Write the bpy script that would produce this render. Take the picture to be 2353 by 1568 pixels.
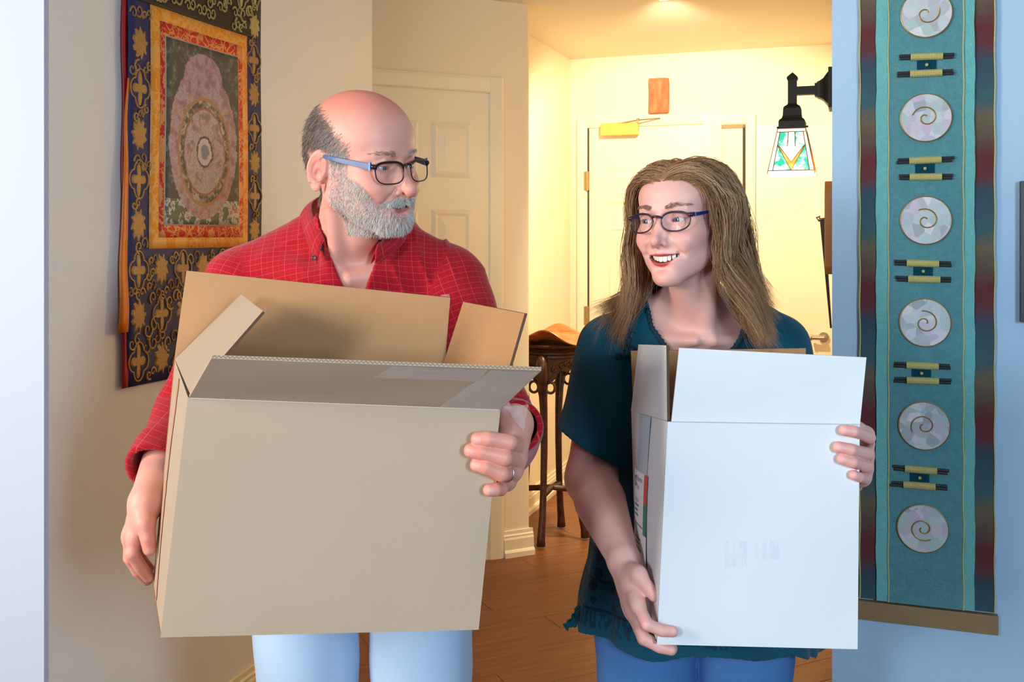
import bpy, bmesh, math, random
import numpy as np
from mathutils import Vector, Matrix

for _o in list(bpy.data.objects):
    bpy.data.objects.remove(_o, do_unlink=True)
random.seed(7)
RNG = np.random.default_rng(7)
SC = bpy.context.scene
COL = SC.collection

# ------------------------------------------------------------------ camera
FPX, CX, HZ, HCAM = 2315.0, 1176.5, 540.0, 1.45     # focal length in px, centre column, horizon row, eye height (m)
cam_data = bpy.data.cameras.new('camera')
cam_data.sensor_width = 36.0
cam_data.lens = 36.0 * FPX / 2353.0
cam_data.shift_y = -(784.0 - HZ) / 2353.0
cam_data.clip_start = 0.05
cam = bpy.data.objects.new('camera', cam_data)
COL.objects.link(cam)
cam.location = (0, 0, HCAM)
cam.rotation_euler = (math.pi / 2, 0, 0)
SC.camera = cam

def P(px, py, Y):
    return np.array([(px - CX) / FPX * Y, Y, HCAM - (py - HZ) / FPX * Y])

# ------------------------------------------------------------------ light
SC.view_settings.view_transform = 'Standard'
SC.view_settings.look = 'None'
SC.view_settings.exposure = 0.0
SC.view_settings.gamma = 1.0
SC.view_settings.use_curve_mapping = False
world = bpy.data.worlds.new('world')
SC.world = world
world.use_nodes = True
world.node_tree.nodes['Background'].inputs[0].default_value = (0.55, 0.68, 0.92, 1)
world.node_tree.nodes['Background'].inputs[1].default_value = 0.16

def area(name, loc, target, size, energy, color, size_y=None):
    d = bpy.data.lights.new(name, 'AREA')
    d.energy = energy; d.color = color; d.size = size
    if size_y:
        d.shape = 'RECTANGLE'; d.size_y = size_y
    o = bpy.data.objects.new(name, d); COL.objects.link(o)
    o.location = loc
    o.rotation_euler = (Vector(target) - Vector(loc)).to_track_quat('-Z', 'Y').to_euler()
    return o
# windows of the living room: a bright one at the left side, two narrow ones behind the photographer (warm left, blue sky right)
area('window_light_side', (-2.40, 0.58, 1.80), (-0.2, 1.7, 1.1), 0.80, 70, (1.0, 0.88, 0.76), 1.1)
area('window_light_left', (-1.62, -1.05, 1.75), (-0.1, 1.8, 1.15), 0.40, 40, (0.80, 0.91, 1.0), 0.55)
area('window_light_right', (1.00, -1.00, 1.65), (-0.1, 2.0, 1.15), 0.40, 50, (0.62, 0.82, 1.0), 0.55)

# ------------------------------------------------------------------ helpers: objects and properties
def link(name, mesh, mat=None, parent=None, smooth=False):
    o = bpy.data.objects.new(name, mesh)
    COL.objects.link(o)
    if mat is not None:
        mesh.materials.append(mat)
    if smooth:
        mesh.polygons.foreach_set('use_smooth', [True] * len(mesh.polygons))
    if parent is not None:
        o.parent = parent
        o.matrix_parent_inverse = parent.matrix_world.inverted() if False else Matrix.Translation(-parent.location)
    return o

def thing(name, label, cat, loc=(0, 0, 0), group=None):
    o = bpy.data.objects.new(name, None)
    COL.objects.link(o)
    o.empty_display_size = 0.05
    o.location = [float(v) for v in loc]
    tag(o, label, cat, group)
    return o

def tag(o, label=None, cat=None, group=None, kind=None):
    if label: o['label'] = label
    if cat: o['category'] = cat
    if group: o['group'] = group
    if kind: o['kind'] = kind
    return o

def struct(o, label, cat):
    o['kind'] = 'structure'; o['label'] = label; o['category'] = cat
    return o

def mesh_np(name, V, F, colors=None, uv=None):
    """V (n,3), F (m,3|4) numpy arrays"""
    me = bpy.data.meshes.new(name)
    V = np.ascontiguousarray(V, dtype=np.float32); F = np.ascontiguousarray(F, dtype=np.int32)
    k = F.shape[1]
    me.vertices.add(len(V)); me.vertices.foreach_set('co', V.ravel())
    me.loops.add(F.size); me.loops.foreach_set('vertex_index', F.ravel())
    me.polygons.add(len(F))
    me.polygons.foreach_set('loop_start', np.arange(0, F.size, k, dtype=np.int32))
    me.polygons.foreach_set('loop_total', np.full(len(F), k, dtype=np.int32))
    if colors is not None:
        a = me.attributes.new('Col', 'FLOAT_COLOR', 'POINT')
        c = np.ones((len(V), 4), dtype=np.float32); c[:, :3] = colors
        a.data.foreach_set('color', c.ravel())
    if uv is not None:
        a = me.attributes.new('cloth_uv', 'FLOAT2', 'POINT')
        a.data.foreach_set('vector', np.ascontiguousarray(uv, dtype=np.float32).ravel())
    me.update(calc_edges=True)
    me.validate()
    return me

class MB:
    """collects simple shapes into one mesh"""
    def __init__(self):
        self.v = []; self.f = []
    def add(self, vs, fs):
        n = len(self.v)
        self.v += [tuple(float(c) for c in p) for p in vs]
        self.f += [tuple(i + n for i in q) for q in fs]
        return self
    def hexa(self, c8):
        """8 corners: bottom 4 counter-clockwise then top 4"""
        return self.add(c8, [(3, 2, 1, 0), (4, 5, 6, 7), (0, 1, 5, 4), (1, 2, 6, 5), (2, 3, 7, 6), (3, 0, 4, 7)])
    def box(self, x0, x1, y0, y1, z0, z1):
        return self.hexa([(x0, y0, z0), (x1, y0, z0), (x1, y1, z0), (x0, y1, z0),
                          (x0, y0, z1), (x1, y0, z1), (x1, y1, z1), (x0, y1, z1)])
    def slab(self, quad, thick):
        """a quad (4 pts) extruded by vector thick"""
        t = np.array(thick); q = [np.array(p) for p in quad]
        return self.hexa([*q, *[p + t for p in q]])
    def tube(self, pts, rad, n=8, cap=True, flat=1.0):
        pts = [np.array(p, float) for p in pts]
        m = len(pts); rr = rad if hasattr(rad, '__len__') else [rad] * m
        up = np.array((0, 0, 1.0))
        vs = []; prev = None
        for i in range(m):
            t = pts[min(i + 1, m - 1)] - pts[max(i - 1, 0)]
            t = t / (np.linalg.norm(t) + 1e-12)
            if prev is None:
                a = np.cross(t, up)
                if np.linalg.norm(a) < 1e-3: a = np.cross(t, (1, 0, 0))
            else:
                a = prev - t * np.dot(prev, t)
            a = a / (np.linalg.norm(a) + 1e-12); prev = a
            b = np.cross(t, a)
            for k in range(n):
                w = 2 * math.pi * k / n
                vs.append(pts[i] + rr[i] * (math.cos(w) * a + flat * math.sin(w) * b))
        fs = [(i * n + k, i * n + (k + 1) % n, (i + 1) * n + (k + 1) % n, (i + 1) * n + k) for i in range(m - 1) for k in range(n)]
        if cap:
            fs += [tuple(range(n - 1, -1, -1)), tuple((m - 1) * n + k for k in range(n))]
        return self.add(vs, fs)
    def lathe(self, prof, n=24, c=(0, 0, 0), cap=True, ang0=0.0):
        vs = []; m = len(prof)
        for r, z in prof:
            for k in range(n):
                w = ang0 + 2 * math.pi * k / n
                vs.append((c[0] + r * math.cos(w), c[1] + r * math.sin(w), c[2] + z))
        fs = [(i * n + k, i * n + (k + 1) % n, (i + 1) * n + (k + 1) % n, (i + 1) * n + k) for i in range(m - 1) for k in range(n)]
        if cap:
            fs += [tuple(range(n - 1, -1, -1)), tuple((m - 1) * n + k for k in range(n))]
        return self.add(vs, fs)
    def prism(self, poly, origin, ax, ay, az, depth):
        """2D polygon in the plane (ax, ay) extruded along az"""
        o = np.array(origin, float); ax = np.array(ax, float); ay = np.array(ay, float); az = np.array(az, float)
        n = len(poly)
        vs = [o + p[0] * ax + p[1] * ay for p in poly] + [o + p[0] * ax + p[1] * ay + az * depth for p in poly]
        fs = [tuple(range(n - 1, -1, -1)), tuple(range(n, 2 * n))] + [(i, (i + 1) % n, n + (i + 1) % n, n + i) for i in range(n)]
        return self.add(vs, fs)
    def xf(self, fn):
        self.v = [tuple(float(c) for c in fn(np.array(p))) for p in self.v]
        return self
    def mesh(self, name):
        me = bpy.data.meshes.new(name)
        me.from_pydata(self.v, [], self.f)
        bm = bmesh.new(); bm.from_mesh(me)
        bmesh.ops.recalc_face_normals(bm, faces=bm.faces)
        bm.to_mesh(me); bm.free()
        return me
    def build(self, name, mat, parent=None, smooth=False, bevel=0.0, seg=2):
        o = link(name, self.mesh(name), mat, parent, smooth)
        if bevel:
            md = o.modifiers.new('bevel', 'BEVEL'); md.width = bevel; md.segments = seg; md.limit_method = 'ANGLE'
        return o

# ------------------------------------------------------------------ helpers: materials
class NT:
    def __init__(self, name):
        self.m = bpy.data.materials.new(name); self.m.use_nodes = True
        self.t = self.m.node_tree; self.n = self.t.nodes
        self.b = self.n['Principled BSDF']; self.out = self.n['Material Output']
    def new(self, kind, **kw):
        nd = self.n.new(kind)
        for k, v in kw.items(): setattr(nd, k, v)
        return nd
    def L(self, a, b): self.t.links.new(a, b)
    def set(self, **kw):
        for k, v in kw.items():
            s = self.b.inputs[k.replace('_', ' ')]
            s.default_value = v
        return self
    def math(self, op, a, b=None, c=None, clamp=False):
        nd = self.new('ShaderNodeMath', operation=op, use_clamp=clamp)
        for i, v in enumerate((a, b, c)):
            if v is None: continue
            if isinstance(v, (int, float)): nd.inputs[i].default_value = v
            else: self.L(v, nd.inputs[i])
        return nd.outputs[0]
    def mix(self, fac, a, b, blend='MIX'):
        nd = self.new('ShaderNodeMix', data_type='RGBA', blend_type=blend)
        for s, v in ((nd.inputs[0], fac), (nd.inputs[6], a), (nd.inputs[7], b)):
            if isinstance(v, (int, float)): s.default_value = v
            elif isinstance(v, tuple): s.default_value = (*v, 1) if len(v) == 3 else v
            else: self.L(v, s)
        return nd.outputs[2]
    def coord(self, out='Object'):
        return self.new('ShaderNodeTexCoord').outputs[out]
    def mapping(self, vec, scale=(1, 1, 1), loc=(0, 0, 0), rot=(0, 0, 0)):
        nd = self.new('ShaderNodeMapping'); self.L(vec, nd.inputs[0])
        nd.inputs['Scale'].default_value = scale; nd.inputs['Location'].default_value = loc; nd.inputs['Rotation'].default_value = rot
        return nd.outputs[0]
    def noise(self, vec, scale, detail=3.0, rough=0.5, out=0):
        nd = self.new('ShaderNodeTexNoise'); self.L(vec, nd.inputs['Vector'])
        nd.inputs['Scale'].default_value = scale; nd.inputs['Detail'].default_value = detail; nd.inputs['Roughness'].default_value = rough
        return nd.outputs[out]
    def ramp(self, fac, stops, interp='LINEAR'):
        nd = self.new('ShaderNodeValToRGB'); self.L(fac, nd.inputs[0])
        r = nd.color_ramp; r.interpolation = interp
        while len(r.elements) < len(stops): r.elements.new(0.5)
        for e, (p, c) in zip(r.elements, stops):
            e.position = p; e.color = (*c, 1) if len(c) == 3 else c
        return nd.outputs[0]
    def bump(self, h, strength=0.2, dist=0.002):
        nd = self.new('ShaderNodeBump'); self.L(h, nd.inputs['Height'])
        nd.inputs['Strength'].default_value = strength; nd.inputs['Distance'].default_value = dist
        self.L(nd.outputs[0], self.b.inputs['Normal'])
        return nd
    def base(self, c):
        if isinstance(c, tuple): self.b.inputs['Base Color'].default_value = (*c, 1)
        else: self.L(c, self.b.inputs['Base Color'])
        return self

def lin(r, g, b):
    """sRGB 0-255 to linear"""
    f = lambda v: (v / 255 / 12.92) if v / 255 <= 0.04045 else ((v / 255 + 0.055) / 1.055) ** 2.4
    return (f(r), f(g), f(b))

def plain(name, col, rough=0.6, var=0.06, scale=30, bump=0.05, metal=0.0, spec=0.5):
    t = NT(name); t.set(Roughness=rough, Metallic=metal); t.b.inputs['Specular IOR Level'].default_value = spec
    v = t.coord(); nz = t.noise(v, scale)
    dark = tuple(c * (1 - var) for c in col); lite = tuple(min(1, c * (1 + var)) for c in col)
    t.base(t.mix(nz, dark, lite))
    if bump: t.bump(t.noise(v, scale * 6), bump, 0.001)
    return t.m

# ------------------------------------------------------------------ helpers: distance fields for bodies and clothes
def vlen(p): return np.sqrt((p * p).sum(1))
def smin(a, b, k):
    h = np.maximum(k - np.abs(a - b), 0) / k
    return np.minimum(a, b) - h * h * k * 0.25
def smax(a, b, k): return -smin(-a, -b, k)
def ell(p, c, r):
    q = p - np.asarray(c, np.float32); r = np.asarray(r, np.float32)
    k0 = vlen(q / r); k1 = vlen(q / (r * r)) + 1e-9
    return k0 * (k0 - 1) / k1
def sph(p, c, r): return vlen(p - np.asarray(c, np.float32)) - r
def rc(p, a, b, ra, rb):
    """tapered capsule"""
    a = np.asarray(a, np.float32); b = np.asarray(b, np.float32)
    ab = b - a; t = np.clip(((p - a) @ ab) / (ab @ ab + 1e-12), 0, 1)
    return vlen(p - a - t[:, None] * ab) - (ra + (rb - ra) * t)
def chain(p, pts, rad, k=0.0):
    d = None
    for i in range(len(pts) - 1):
        e = rc(p, pts[i], pts[i + 1], rad[i], rad[i + 1])
        d = e if d is None else (np.minimum(d, e) if k == 0 else smin(d, e, k))
    return d
def rotm(rx=0, ry=0, rz=0):
    """degrees; R = Rz Rx Ry"""
    return np.array(Matrix.Rotation(math.radians(rz), 3, 'Z') @ Matrix.Rotation(math.radians(rx), 3, 'X') @ Matrix.Rotation(math.radians(ry), 3, 'Y'), dtype=np.float32)
def vnoise(p, s, seed=0):
    """cheap smooth noise, -1..1"""
    r = np.random.default_rng(seed); out = 0
    for i in range(6):
        k = r.normal(size=3); k = k / np.linalg.norm(k) * s * (0.6 + 0.9 * r.random())
        out = out + np.sin(p @ k.astype(np.float32) + r.random() * 6.28)
    return out / 3.2

def grad(fn, p, e=0.0007):
    g = np.stack([fn(p + np.eye(3, dtype=np.float32)[i] * e) - fn(p - np.eye(3, dtype=np.float32)[i] * e) for i in range(3)], 1)
    n = vlen(g)[:, None] + 1e-9
    return g / n, n[:, 0] / (2 * e)

def nets(fn, lo, hi, h, step=4, thr=2.4, project=2):
    """surface of fn = 0 inside the box lo..hi, cell size h -> vertices, quads"""
    lo = np.asarray(lo, np.float32); hi = np.asarray(hi, np.float32)
    nb = np.ceil((hi - lo) / (h * step)).astype(int)
    ax = [lo[i] + np.arange(nb[i] + 1, dtype=np.float32) * h * step for i in range(3)]
    G = np.stack(np.meshgrid(*ax, indexing='ij'), -1).reshape(-1, 3)
    D = np.concatenate([fn(g) for g in np.array_split(G, max(1, len(G) // 200000))]).reshape(nb + 1)
    near = np.abs(D) < thr * h * step
    neg = D < 0
    A = np.zeros(nb, bool); mx = np.zeros(nb, bool); mn = np.ones(nb, bool)
    for a in (0, 1):
        for b in (0, 1):
            for c in (0, 1):
                s = (slice(a, nb[0] + a), slice(b, nb[1] + b), slice(c, nb[2] + c))
                A |= near[s]; mx |= neg[s]; mn &= neg[s]
    A |= (mx & ~mn)
    up = lambda X: X.repeat(step, 0).repeat(step, 1).repeat(step, 2)
    n = nb * step + 1
    M = np.zeros(n, bool); U = up(A)
    for a in (0, 1):
        for b in (0, 1):
            for c in (0, 1):
                M[a:n[0] - 1 + a, b:n[1] - 1 + b, c:n[2] - 1 + c] |= U
    V = np.ones(n, np.float32)
    V[:-1, :-1, :-1] = np.where(up(neg[:-1, :-1, :-1]), -1, 1)
    idx = np.argwhere(M)
    for ch in np.array_split(idx, max(1, len(idx) // 250000)):
        V[ch[:, 0], ch[:, 1], ch[:, 2]] = fn(lo + ch.astype(np.float32) * h)
    S = V < 0
    cnt = np.zeros(n - 1, np.int8)
    for a in (0, 1):
        for b in (0, 1):
            for c in (0, 1):
                cnt += S[a:n[0] - 1 + a, b:n[1] - 1 + b, c:n[2] - 1 + c]
    act = (cnt > 0) & (cnt < 8) & U
    cells = np.argwhere(act)
    ids = np.full(n - 1, -1, np.int32); ids[act] = np.arange(len(cells))
    off = np.array([(a, b, c) for a in (0, 1) for b in (0, 1) for c in (0, 1)])
    cv = np.stack([V[cells[:, 0] + o[0], cells[:, 1] + o[1], cells[:, 2] + o[2]] for o in off], 1)
    acc = np.zeros((len(cells), 3), np.float32); num = np.zeros(len(cells), np.float32)
    for i in range(8):
        for j in range(i + 1, 8):
            if np.abs(off[i] - off[j]).sum() != 1: continue
            a, b = cv[:, i], cv[:, j]
            x = (a < 0) != (b < 0)
            t = np.where(x, a / np.where(x, a - b, 1), 0)
            acc += np.where(x[:, None], off[i] + t[:, None] * (off[j] - off[i]), 0); num += x
    verts = lo + (cells + acc / num[:, None]) * h
    verts = verts.astype(np.float32)
    for _ in range(project):
        e = h * 0.5
        I = np.eye(3, dtype=np.float32) * e
        for ch in np.array_split(np.arange(len(verts)), max(1, len(verts) // 150000)):
            q = verts[ch]
            d = fn(q); g = np.stack([fn(q + I[i]) - fn(q - I[i]) for i in range(3)], 1) / (2 * e)
            g2 = (g * g).sum(1) + 0.05
            mv = np.clip(d / g2, -h * 0.6, h * 0.6)
            verts[ch] = q - mv[:, None] * g
    quads = []
    for axis in range(3):
        b, c = [(1, 2), (2, 0), (0, 1)][axis]
        sl = [slice(0, n[i]) for i in range(3)]; sl2 = list(sl)
        sl[axis] = slice(0, n[axis] - 1); sl2[axis] = slice(1, n[axis])
        X = S[tuple(sl)] != S[tuple(sl2)]
        e = np.argwhere(X)
        e = e[(e[:, b] > 0) & (e[:, b] < n[b] - 1) & (e[:, c] > 0) & (e[:, c] < n[c] - 1)]
        def at(db, dc):
            q = e.copy(); q[:, b] += db; q[:, c] += dc
            return ids[q[:, 0], q[:, 1], q[:, 2]]
        Q = np.stack([at(-1, -1), at(0, -1), at(0, 0), at(-1, 0)], 1)
        inside = S[e[:, 0], e[:, 1], e[:, 2]]
        Q[~inside] = Q[~inside][:, ::-1]
        quads.append(Q[(Q >= 0).all(1)])
    return verts, np.concatenate(quads)

def join_np(parts):
    V = []; F = []; n = 0
    for v, f in parts:
        V.append(v); F.append(f + n); n += len(v)
    return np.concatenate(V), np.concatenate(F)

def thing_part(name, parent):
    o = bpy.data.objects.new(name, None); COL.objects.link(o); o.parent = parent
    o.matrix_parent_inverse = Matrix.Translation(-parent.location); o.empty_display_size = 0.02
    return o

# ------------------------------------------------------------------ the room. The house runs 19 degrees to the right of the view axis:
# DD leads down the hall, RR to its right, EE is the diagonal closet wall between them
A19 = math.radians(19.0); A64 = math.radians(64.0)
DD = np.array([math.sin(A19), math.cos(A19), 0.0]); RR = np.array([math.cos(A19), -math.sin(A19), 0.0])
EE = np.array([math.sin(A64), math.cos(A64), 0.0]); EN = np.array([math.cos(A64), -math.sin(A64), 0.0])   # EN faces the room
UP = np.array([0, 0, 1.0]); CEIL = 2.50
def Wp(r, s, z=0.0): return RR * r + DD * s + UP * z
def hit(px, py, pt, n):
    """where the ray through a photo pixel meets the plane through pt with normal n"""
    o = np.array([0, 0, HCAM]); v = P(px, py, 1.0) - o
    return o + v * (np.dot(np.asarray(pt) - o, n) / np.dot(v, n))

def wall_mat(name, col, bump=0.25):
    t = NT(name); t.set(Roughness=0.75); t.b.inputs['Specular IOR Level'].default_value = 0.25
    v = t.coord(); n = t.noise(v, 3.0, 2); t.base(t.mix(n, tuple(c * 0.975 for c in col), col))
    t.bump(t.noise(v, 160, 3, 0.6), bump, 0.0012)
    return t.m
M_WCREAM = wall_mat('wall_cream', lin(238, 238, 236))
M_WHALL = wall_mat('wall_hall', lin(240, 225, 194))
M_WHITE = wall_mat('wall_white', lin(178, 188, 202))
M_WBLUE = wall_mat('wall_pale_blue', lin(180, 213, 240))
M_CEIL = wall_mat('ceiling_paint', lin(236, 226, 204), 0.35)
M_TRIM = plain('trim_paint', lin(240, 228, 198), 0.42, 0.02, 20, 0.03)
M_DOOR = plain('door_paint', lin(240, 228, 200), 0.45, 0.02, 20, 0.03)
M_METAL = plain('brushed_nickel', lin(196, 186, 170), 0.3, 0.05, 60, 0.02, 1.0)
M_HINGE = plain('hinge_metal', lin(176, 150, 104), 0.35, 0.1, 60, 0.02, 0.8)
M_DARK = plain('dark_gap', lin(60, 46, 34), 0.8, 0.1, 40, 0)

# floor with planks laid along the diagonal
def floor_mat():
    t = NT('floor_wood'); t.set(Roughness=0.42)
    v = t.coord(); m = t.mapping(v, (1.2, 14, 1), rot=(0, 0, 0))
    n = t.noise(m, 3.0, 5, 0.62); n2 = t.noise(t.mapping(v, (3, 90, 1)), 4, 3)
    oi = t.new('ShaderNodeObjectInfo')
    c = t.ramp(n, [(0.25, lin(102, 56, 26)), (0.5, lin(134, 78, 40)), (0.75, lin(156, 98, 56))])
    c = t.mix(t.math('MULTIPLY', n2, 0.35), c, lin(88, 46, 22))
    c = t.mix(t.math('MULTIPLY', oi.outputs['Random'], 0.25), c, lin(110, 60, 30))
    t.base(c); t.bump(n2, 0.08, 0.001)
    return t.m
M_FLOOR = floor_mat()
fl = MB().box(-4.2, 4.2, -3.0, 8.0, -0.06, -0.012).build('floor', plain('subfloor', lin(70, 40, 22), 0.8))
struct(fl, 'reddish brown laminate floor of narrow diagonal planks', 'floor')
PLW, PLL = 0.127, 1.22
plank_me = MB().box(-PLL / 2 + 0.0006, PLL / 2 - 0.0006, -PLW / 2 + 0.0006, PLW / 2 - 0.0006, -0.012, 0).mesh('plank')
plank_me.materials.append(M_FLOOR)
org = np.array([0.45, 4.2, 0]); perp = np.array([-EE[1], EE[0], 0])
for i in range(-26, 19):
    for j in range(-3, 3):
        c = org + perp * (i * PLW) + EE * (j * PLL + (i * 0.4371 % 1.0) * PLL)
        if not (-2.2 < c[0] < 2.6 and 0.6 < c[1] < 7.2): continue
        o = bpy.data.objects.new('plank', plank_me); COL.objects.link(o)
        o.location = [float(a) for a in c]; o.rotation_euler = (0, 0, math.atan2(EE[1], EE[0])); o.parent = fl
        b = o.modifiers.new('bevel', 'BEVEL'); b.width = 0.0012; b.segments = 1

def wall(name, a, b, mat, label, thick=0.1, z0=0.0, z1=CEIL, back=None):
    """vertical wall with its visible face along a-b; thickness goes to the side given by back"""
    a = np.array(a, float)[:3]; b = np.array(b, float)[:3]
    n = np.array(back, float) * thick
    q = [a + UP * z0, b + UP * z0, b + n + UP * z0, a + n + UP * z0]
    mb = MB().hexa(q + [p + UP * (z1 - z0) for p in q])
    return struct(mb.build(name, mat), label, 'wall')

R_TH, S_END = -1.78, 3.508                     # wall with the brocade hanging
C1 = np.array([0.0703, 4.586, 0]); C0 = np.array([-0.592, 4.263, 0]); T1 = 0.737
R_HL, S_BK = -1.634, 5.813                     # hall left wall, hall back wall
R_HR, S_RT = -0.0617, 2.570                    # hall right wall, blue wall
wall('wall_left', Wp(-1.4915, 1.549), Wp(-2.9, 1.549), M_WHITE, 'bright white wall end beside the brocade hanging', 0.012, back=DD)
wall('wall_left_inner', Wp(R_TH, 1.55), Wp(R_TH, S_END), M_WCREAM, 'cream side wall carrying the blue and gold brocade hanging', 0.10, back=-RR)
wall('wall_closet', C0 - EE * 1.1, C1, M_WHALL, 'diagonal cream wall with the closet door', 0.08, back=-EN)
wall('wall_hall_return', C1 - EN * 0.0, C1 - RR * 0.23, M_WHALL, 'short return of the closet wall beside the carved plant stand', 0.02, back=DD)
wall('wall_hall_left', Wp(R_HL, 4.2), Wp(R_HL, S_BK + 0.05), M_WHALL, 'sunny cream hall wall behind the carved plant stand', 0.1, back=-RR)
wall('wall_back', Wp(R_HL - 0.1, S_BK), Wp(R_HR + 0.2, S_BK), M_WHALL, 'cream end wall of the entrance hall', 0.1, back=DD)
wall('wall_hall_right', Wp(R_HR, S_RT + 0.002), Wp(R_HR, S_BK + 0.05), M_WHALL, 'cream hall wall carrying the dark lantern lamp', 0.1, back=RR)
wall('wall_right', Wp(R_HR, S_RT), Wp(R_HR + 2.6, S_RT), M_WBLUE, 'pale blue wall carrying the long teal felt hanging', 0.12, back=DD)
ce = MB().hexa([*[Wp(r, s, CEIL) for r, s in ((-3.2, 1.2), (2.8, 1.2), (2.8, 6.2), (-3.2, 6.2))],
                *[Wp(r, s, CEIL + 0.05) for r, s in ((-3.2, 1.2), (2.8, 1.2), (2.8, 6.2), (-3.2, 6.2))]]).build('ceiling', M_CEIL)
struct(ce, 'warm cream ceiling of the entrance hall', 'ceiling')

# baseboards with a stepped profile
def baseboard(name, a, b, n, label, h=0.115):
    a = np.array(a, float); b = np.array(b, float); n = np.array(n, float)
    ax = (b - a) / np.linalg.norm(b - a)
    prof = [(0, 0), (0.030, 0), (0.030, 0.022), (0.024, 0.030), (0.018, 0.032), (0.018, 0.078), (0.014, 0.086), (0.014, 0.094), (0.009, 0.100), (0.008, h), (0, h)]
    o = MB().prism(prof, a, n, UP, ax, float(np.linalg.norm(b - a))).build(name, M_TRIM)
    return struct(o, label, 'baseboard')
baseboard('baseboard_closet', C0 + EE * 0.612, C1 + EE * 0.024, EN, 'cream stepped baseboard at the corner of the closet wall')
baseboard('baseboard_closet_return', C1 - RR * 0.2, C1 + EE * 0.01, -DD if False else DD, 'cream stepped baseboard turning the corner behind the plant stand')
baseboard('baseboard_hall_left', Wp(R_HL, 4.3), Wp(R_HL, S_BK), RR, 'cream stepped baseboard along the hall wall')
baseboard('baseboard_left', Wp(R_TH, 1.7), Wp(R_TH, S_END), RR, 'cream stepped baseboard under the brocade hanging')
baseboard('baseboard_right', Wp(R_HR, S_RT), Wp(2.4, S_RT), -DD, 'cream stepped baseboard under the pale blue wall')

# six-panel door in its own frame: o = lower left corner, ax along the width, n towards the room
def frame_ring(mb, o, ax, n, u0, u1, v0, v1, w, d0, d1):
    """sloped moulding ring: outer rectangle at depth d0, inner one (inset w) at depth d1"""
    pt = lambda u, v, d: o + ax * u + UP * v + n * d
    O = [pt(u0, v0, d0), pt(u1, v0, d0), pt(u1, v1, d0), pt(u0, v1, d0)]
    I = [pt(u0 + w, v0 + w, d1), pt(u1 - w, v0 + w, d1), pt(u1 - w, v1 - w, d1), pt(u0 + w, v1 - w, d1)]
    mb.add(O + I, [(0, 1, 5, 4), (1, 2, 6, 5), (2, 3, 7, 6), (3, 0, 4, 7)])
def panel_door(name, o, ax, n, w, h, label, cols, rows, mat=M_DOOR):
    root = thing(name, label, 'door', o); root['kind'] = 'structure'
    mb = MB().hexa([o - n * 0.04, o + ax * w - n * 0.04, o + ax * w, o, *[p + UP * h for p in (o - n * 0.04, o + ax * w - n * 0.04, o + ax * w, o)]])
    mb.build('leaf', mat, root)
    for (u0, u1) in cols:
        for (v0, v1) in rows:
            p = MB()
            frame_ring(p, o, ax, n, u0, u1, v0, v1, 0.016, 0.0005, 0.0075)
            frame_ring(p, o, ax, n, u0 + 0.016, u1 - 0.016, v0 + 0.016, v1 - 0.016, 0.012, 0.0075, 0.002)
            frame_ring(p, o, ax, n, u0 + 0.028, u1 - 0.028, v0 + 0.028, v1 - 0.028, 0.035, 0.002, 0.008)
            q = 0.063
            p.add([o + ax * a + UP * b + n * 0.008 for a, b in ((u0 + q, v0 + q), (u1 - q, v0 + q), (u1 - q, v1 - q), (u0 + q, v1 - q))], [(0, 1, 2, 3)])
            p.build('panel', mat, root)
    return root
def casing(name, o, ax, n, u0, u1, h, w, label):
    """door casing: two legs and a head with a stepped profile"""
    prof = [(0, 0), (w, 0), (w, 0.016), (w * 0.8, 0.019), (w * 0.55, 0.017), (w * 0.2, 0.013), (0.006, 0.012), (0, 0.008)]
    mb = MB()
    mb.prism([(-(a), b) for a, b in prof], o + ax * u0, ax, n, UP, h + w)
    mb.prism([(a, b) for a, b in prof], o + ax * u1, ax, n, UP, h + w)
    mb.prism([(a, b) for a, b in prof], o + ax * u0 + UP * h, UP, n, ax, u1 - u0)
    return struct(mb.build(name, M_TRIM), label, 'trim')
# closet door: its right edge 0.543 m along the diagonal wall
dw = 0.61
co = C0 + EE * (0.543 - dw) + EN * 0.004
panel_door('door_1', co, EE, EN, dw, 2.08, 'cream panelled closet door on the diagonal wall behind the bearded person',
           [(0.085, 0.275), (0.335, 0.525)], [(0.22, 0.80), (0.93, 1.56), (1.70, 1.945)])
casing('trim_1', C0 + EE * (0.543 - dw) + EN * 0.0, EE, EN, 0, dw, 2.085, 0.068, 'cream moulded casing around the closet door')
# entrance door in the end wall
bo = lambda r: Wp(r, S_BK)
panel_door('door_2', bo(-1.513) - DD * 0.002, RR, -DD, 0.70, 2.08, 'cream panelled entrance door under the door closer',
           [(0.115, 0.305), (0.395, 0.585)], [(0.22, 0.74), (0.87, 1.50), (1.63, 1.86)])
casing('trim_2', bo(-1.513), RR, -DD, -0.012, 0.712, 2.085, 0.062, 'cream casing around the entrance door')
MB().hexa([*[bo(-1.513) - DD * 0.003 + RR * a - DD * b for a, b in ((-0.012, 0.0), (-0.003, 0.0), (-0.003, 0.004), (-0.012, 0.004))],
           *[bo(-1.513) - DD * 0.003 + RR * a - DD * b + UP * 2.083 for a, b in ((-0.012, 0.0), (-0.003, 0.0), (-0.003, 0.004), (-0.012, 0.004))]]).build('gap', M_DARK, bpy.data.objects['door_2'])
for zc in (1.77, 0.97):
    h = MB()
    h.box(-0.026, 0.006, -0.012, 0, -0.055, 0.055)
    h.tube([(-0.006, -0.014, -0.058), (-0.006, -0.014, 0.058)], 0.007, 10)
    h.xf(lambda p: bo(-1.513) + RR * (p[0] - 0.006) + DD * (p[1] - 0.004) + UP * (p[2] + zc))
    h.build('hinge', M_HINGE, bpy.data.objects['door_2'], bevel=0.001)
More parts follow.
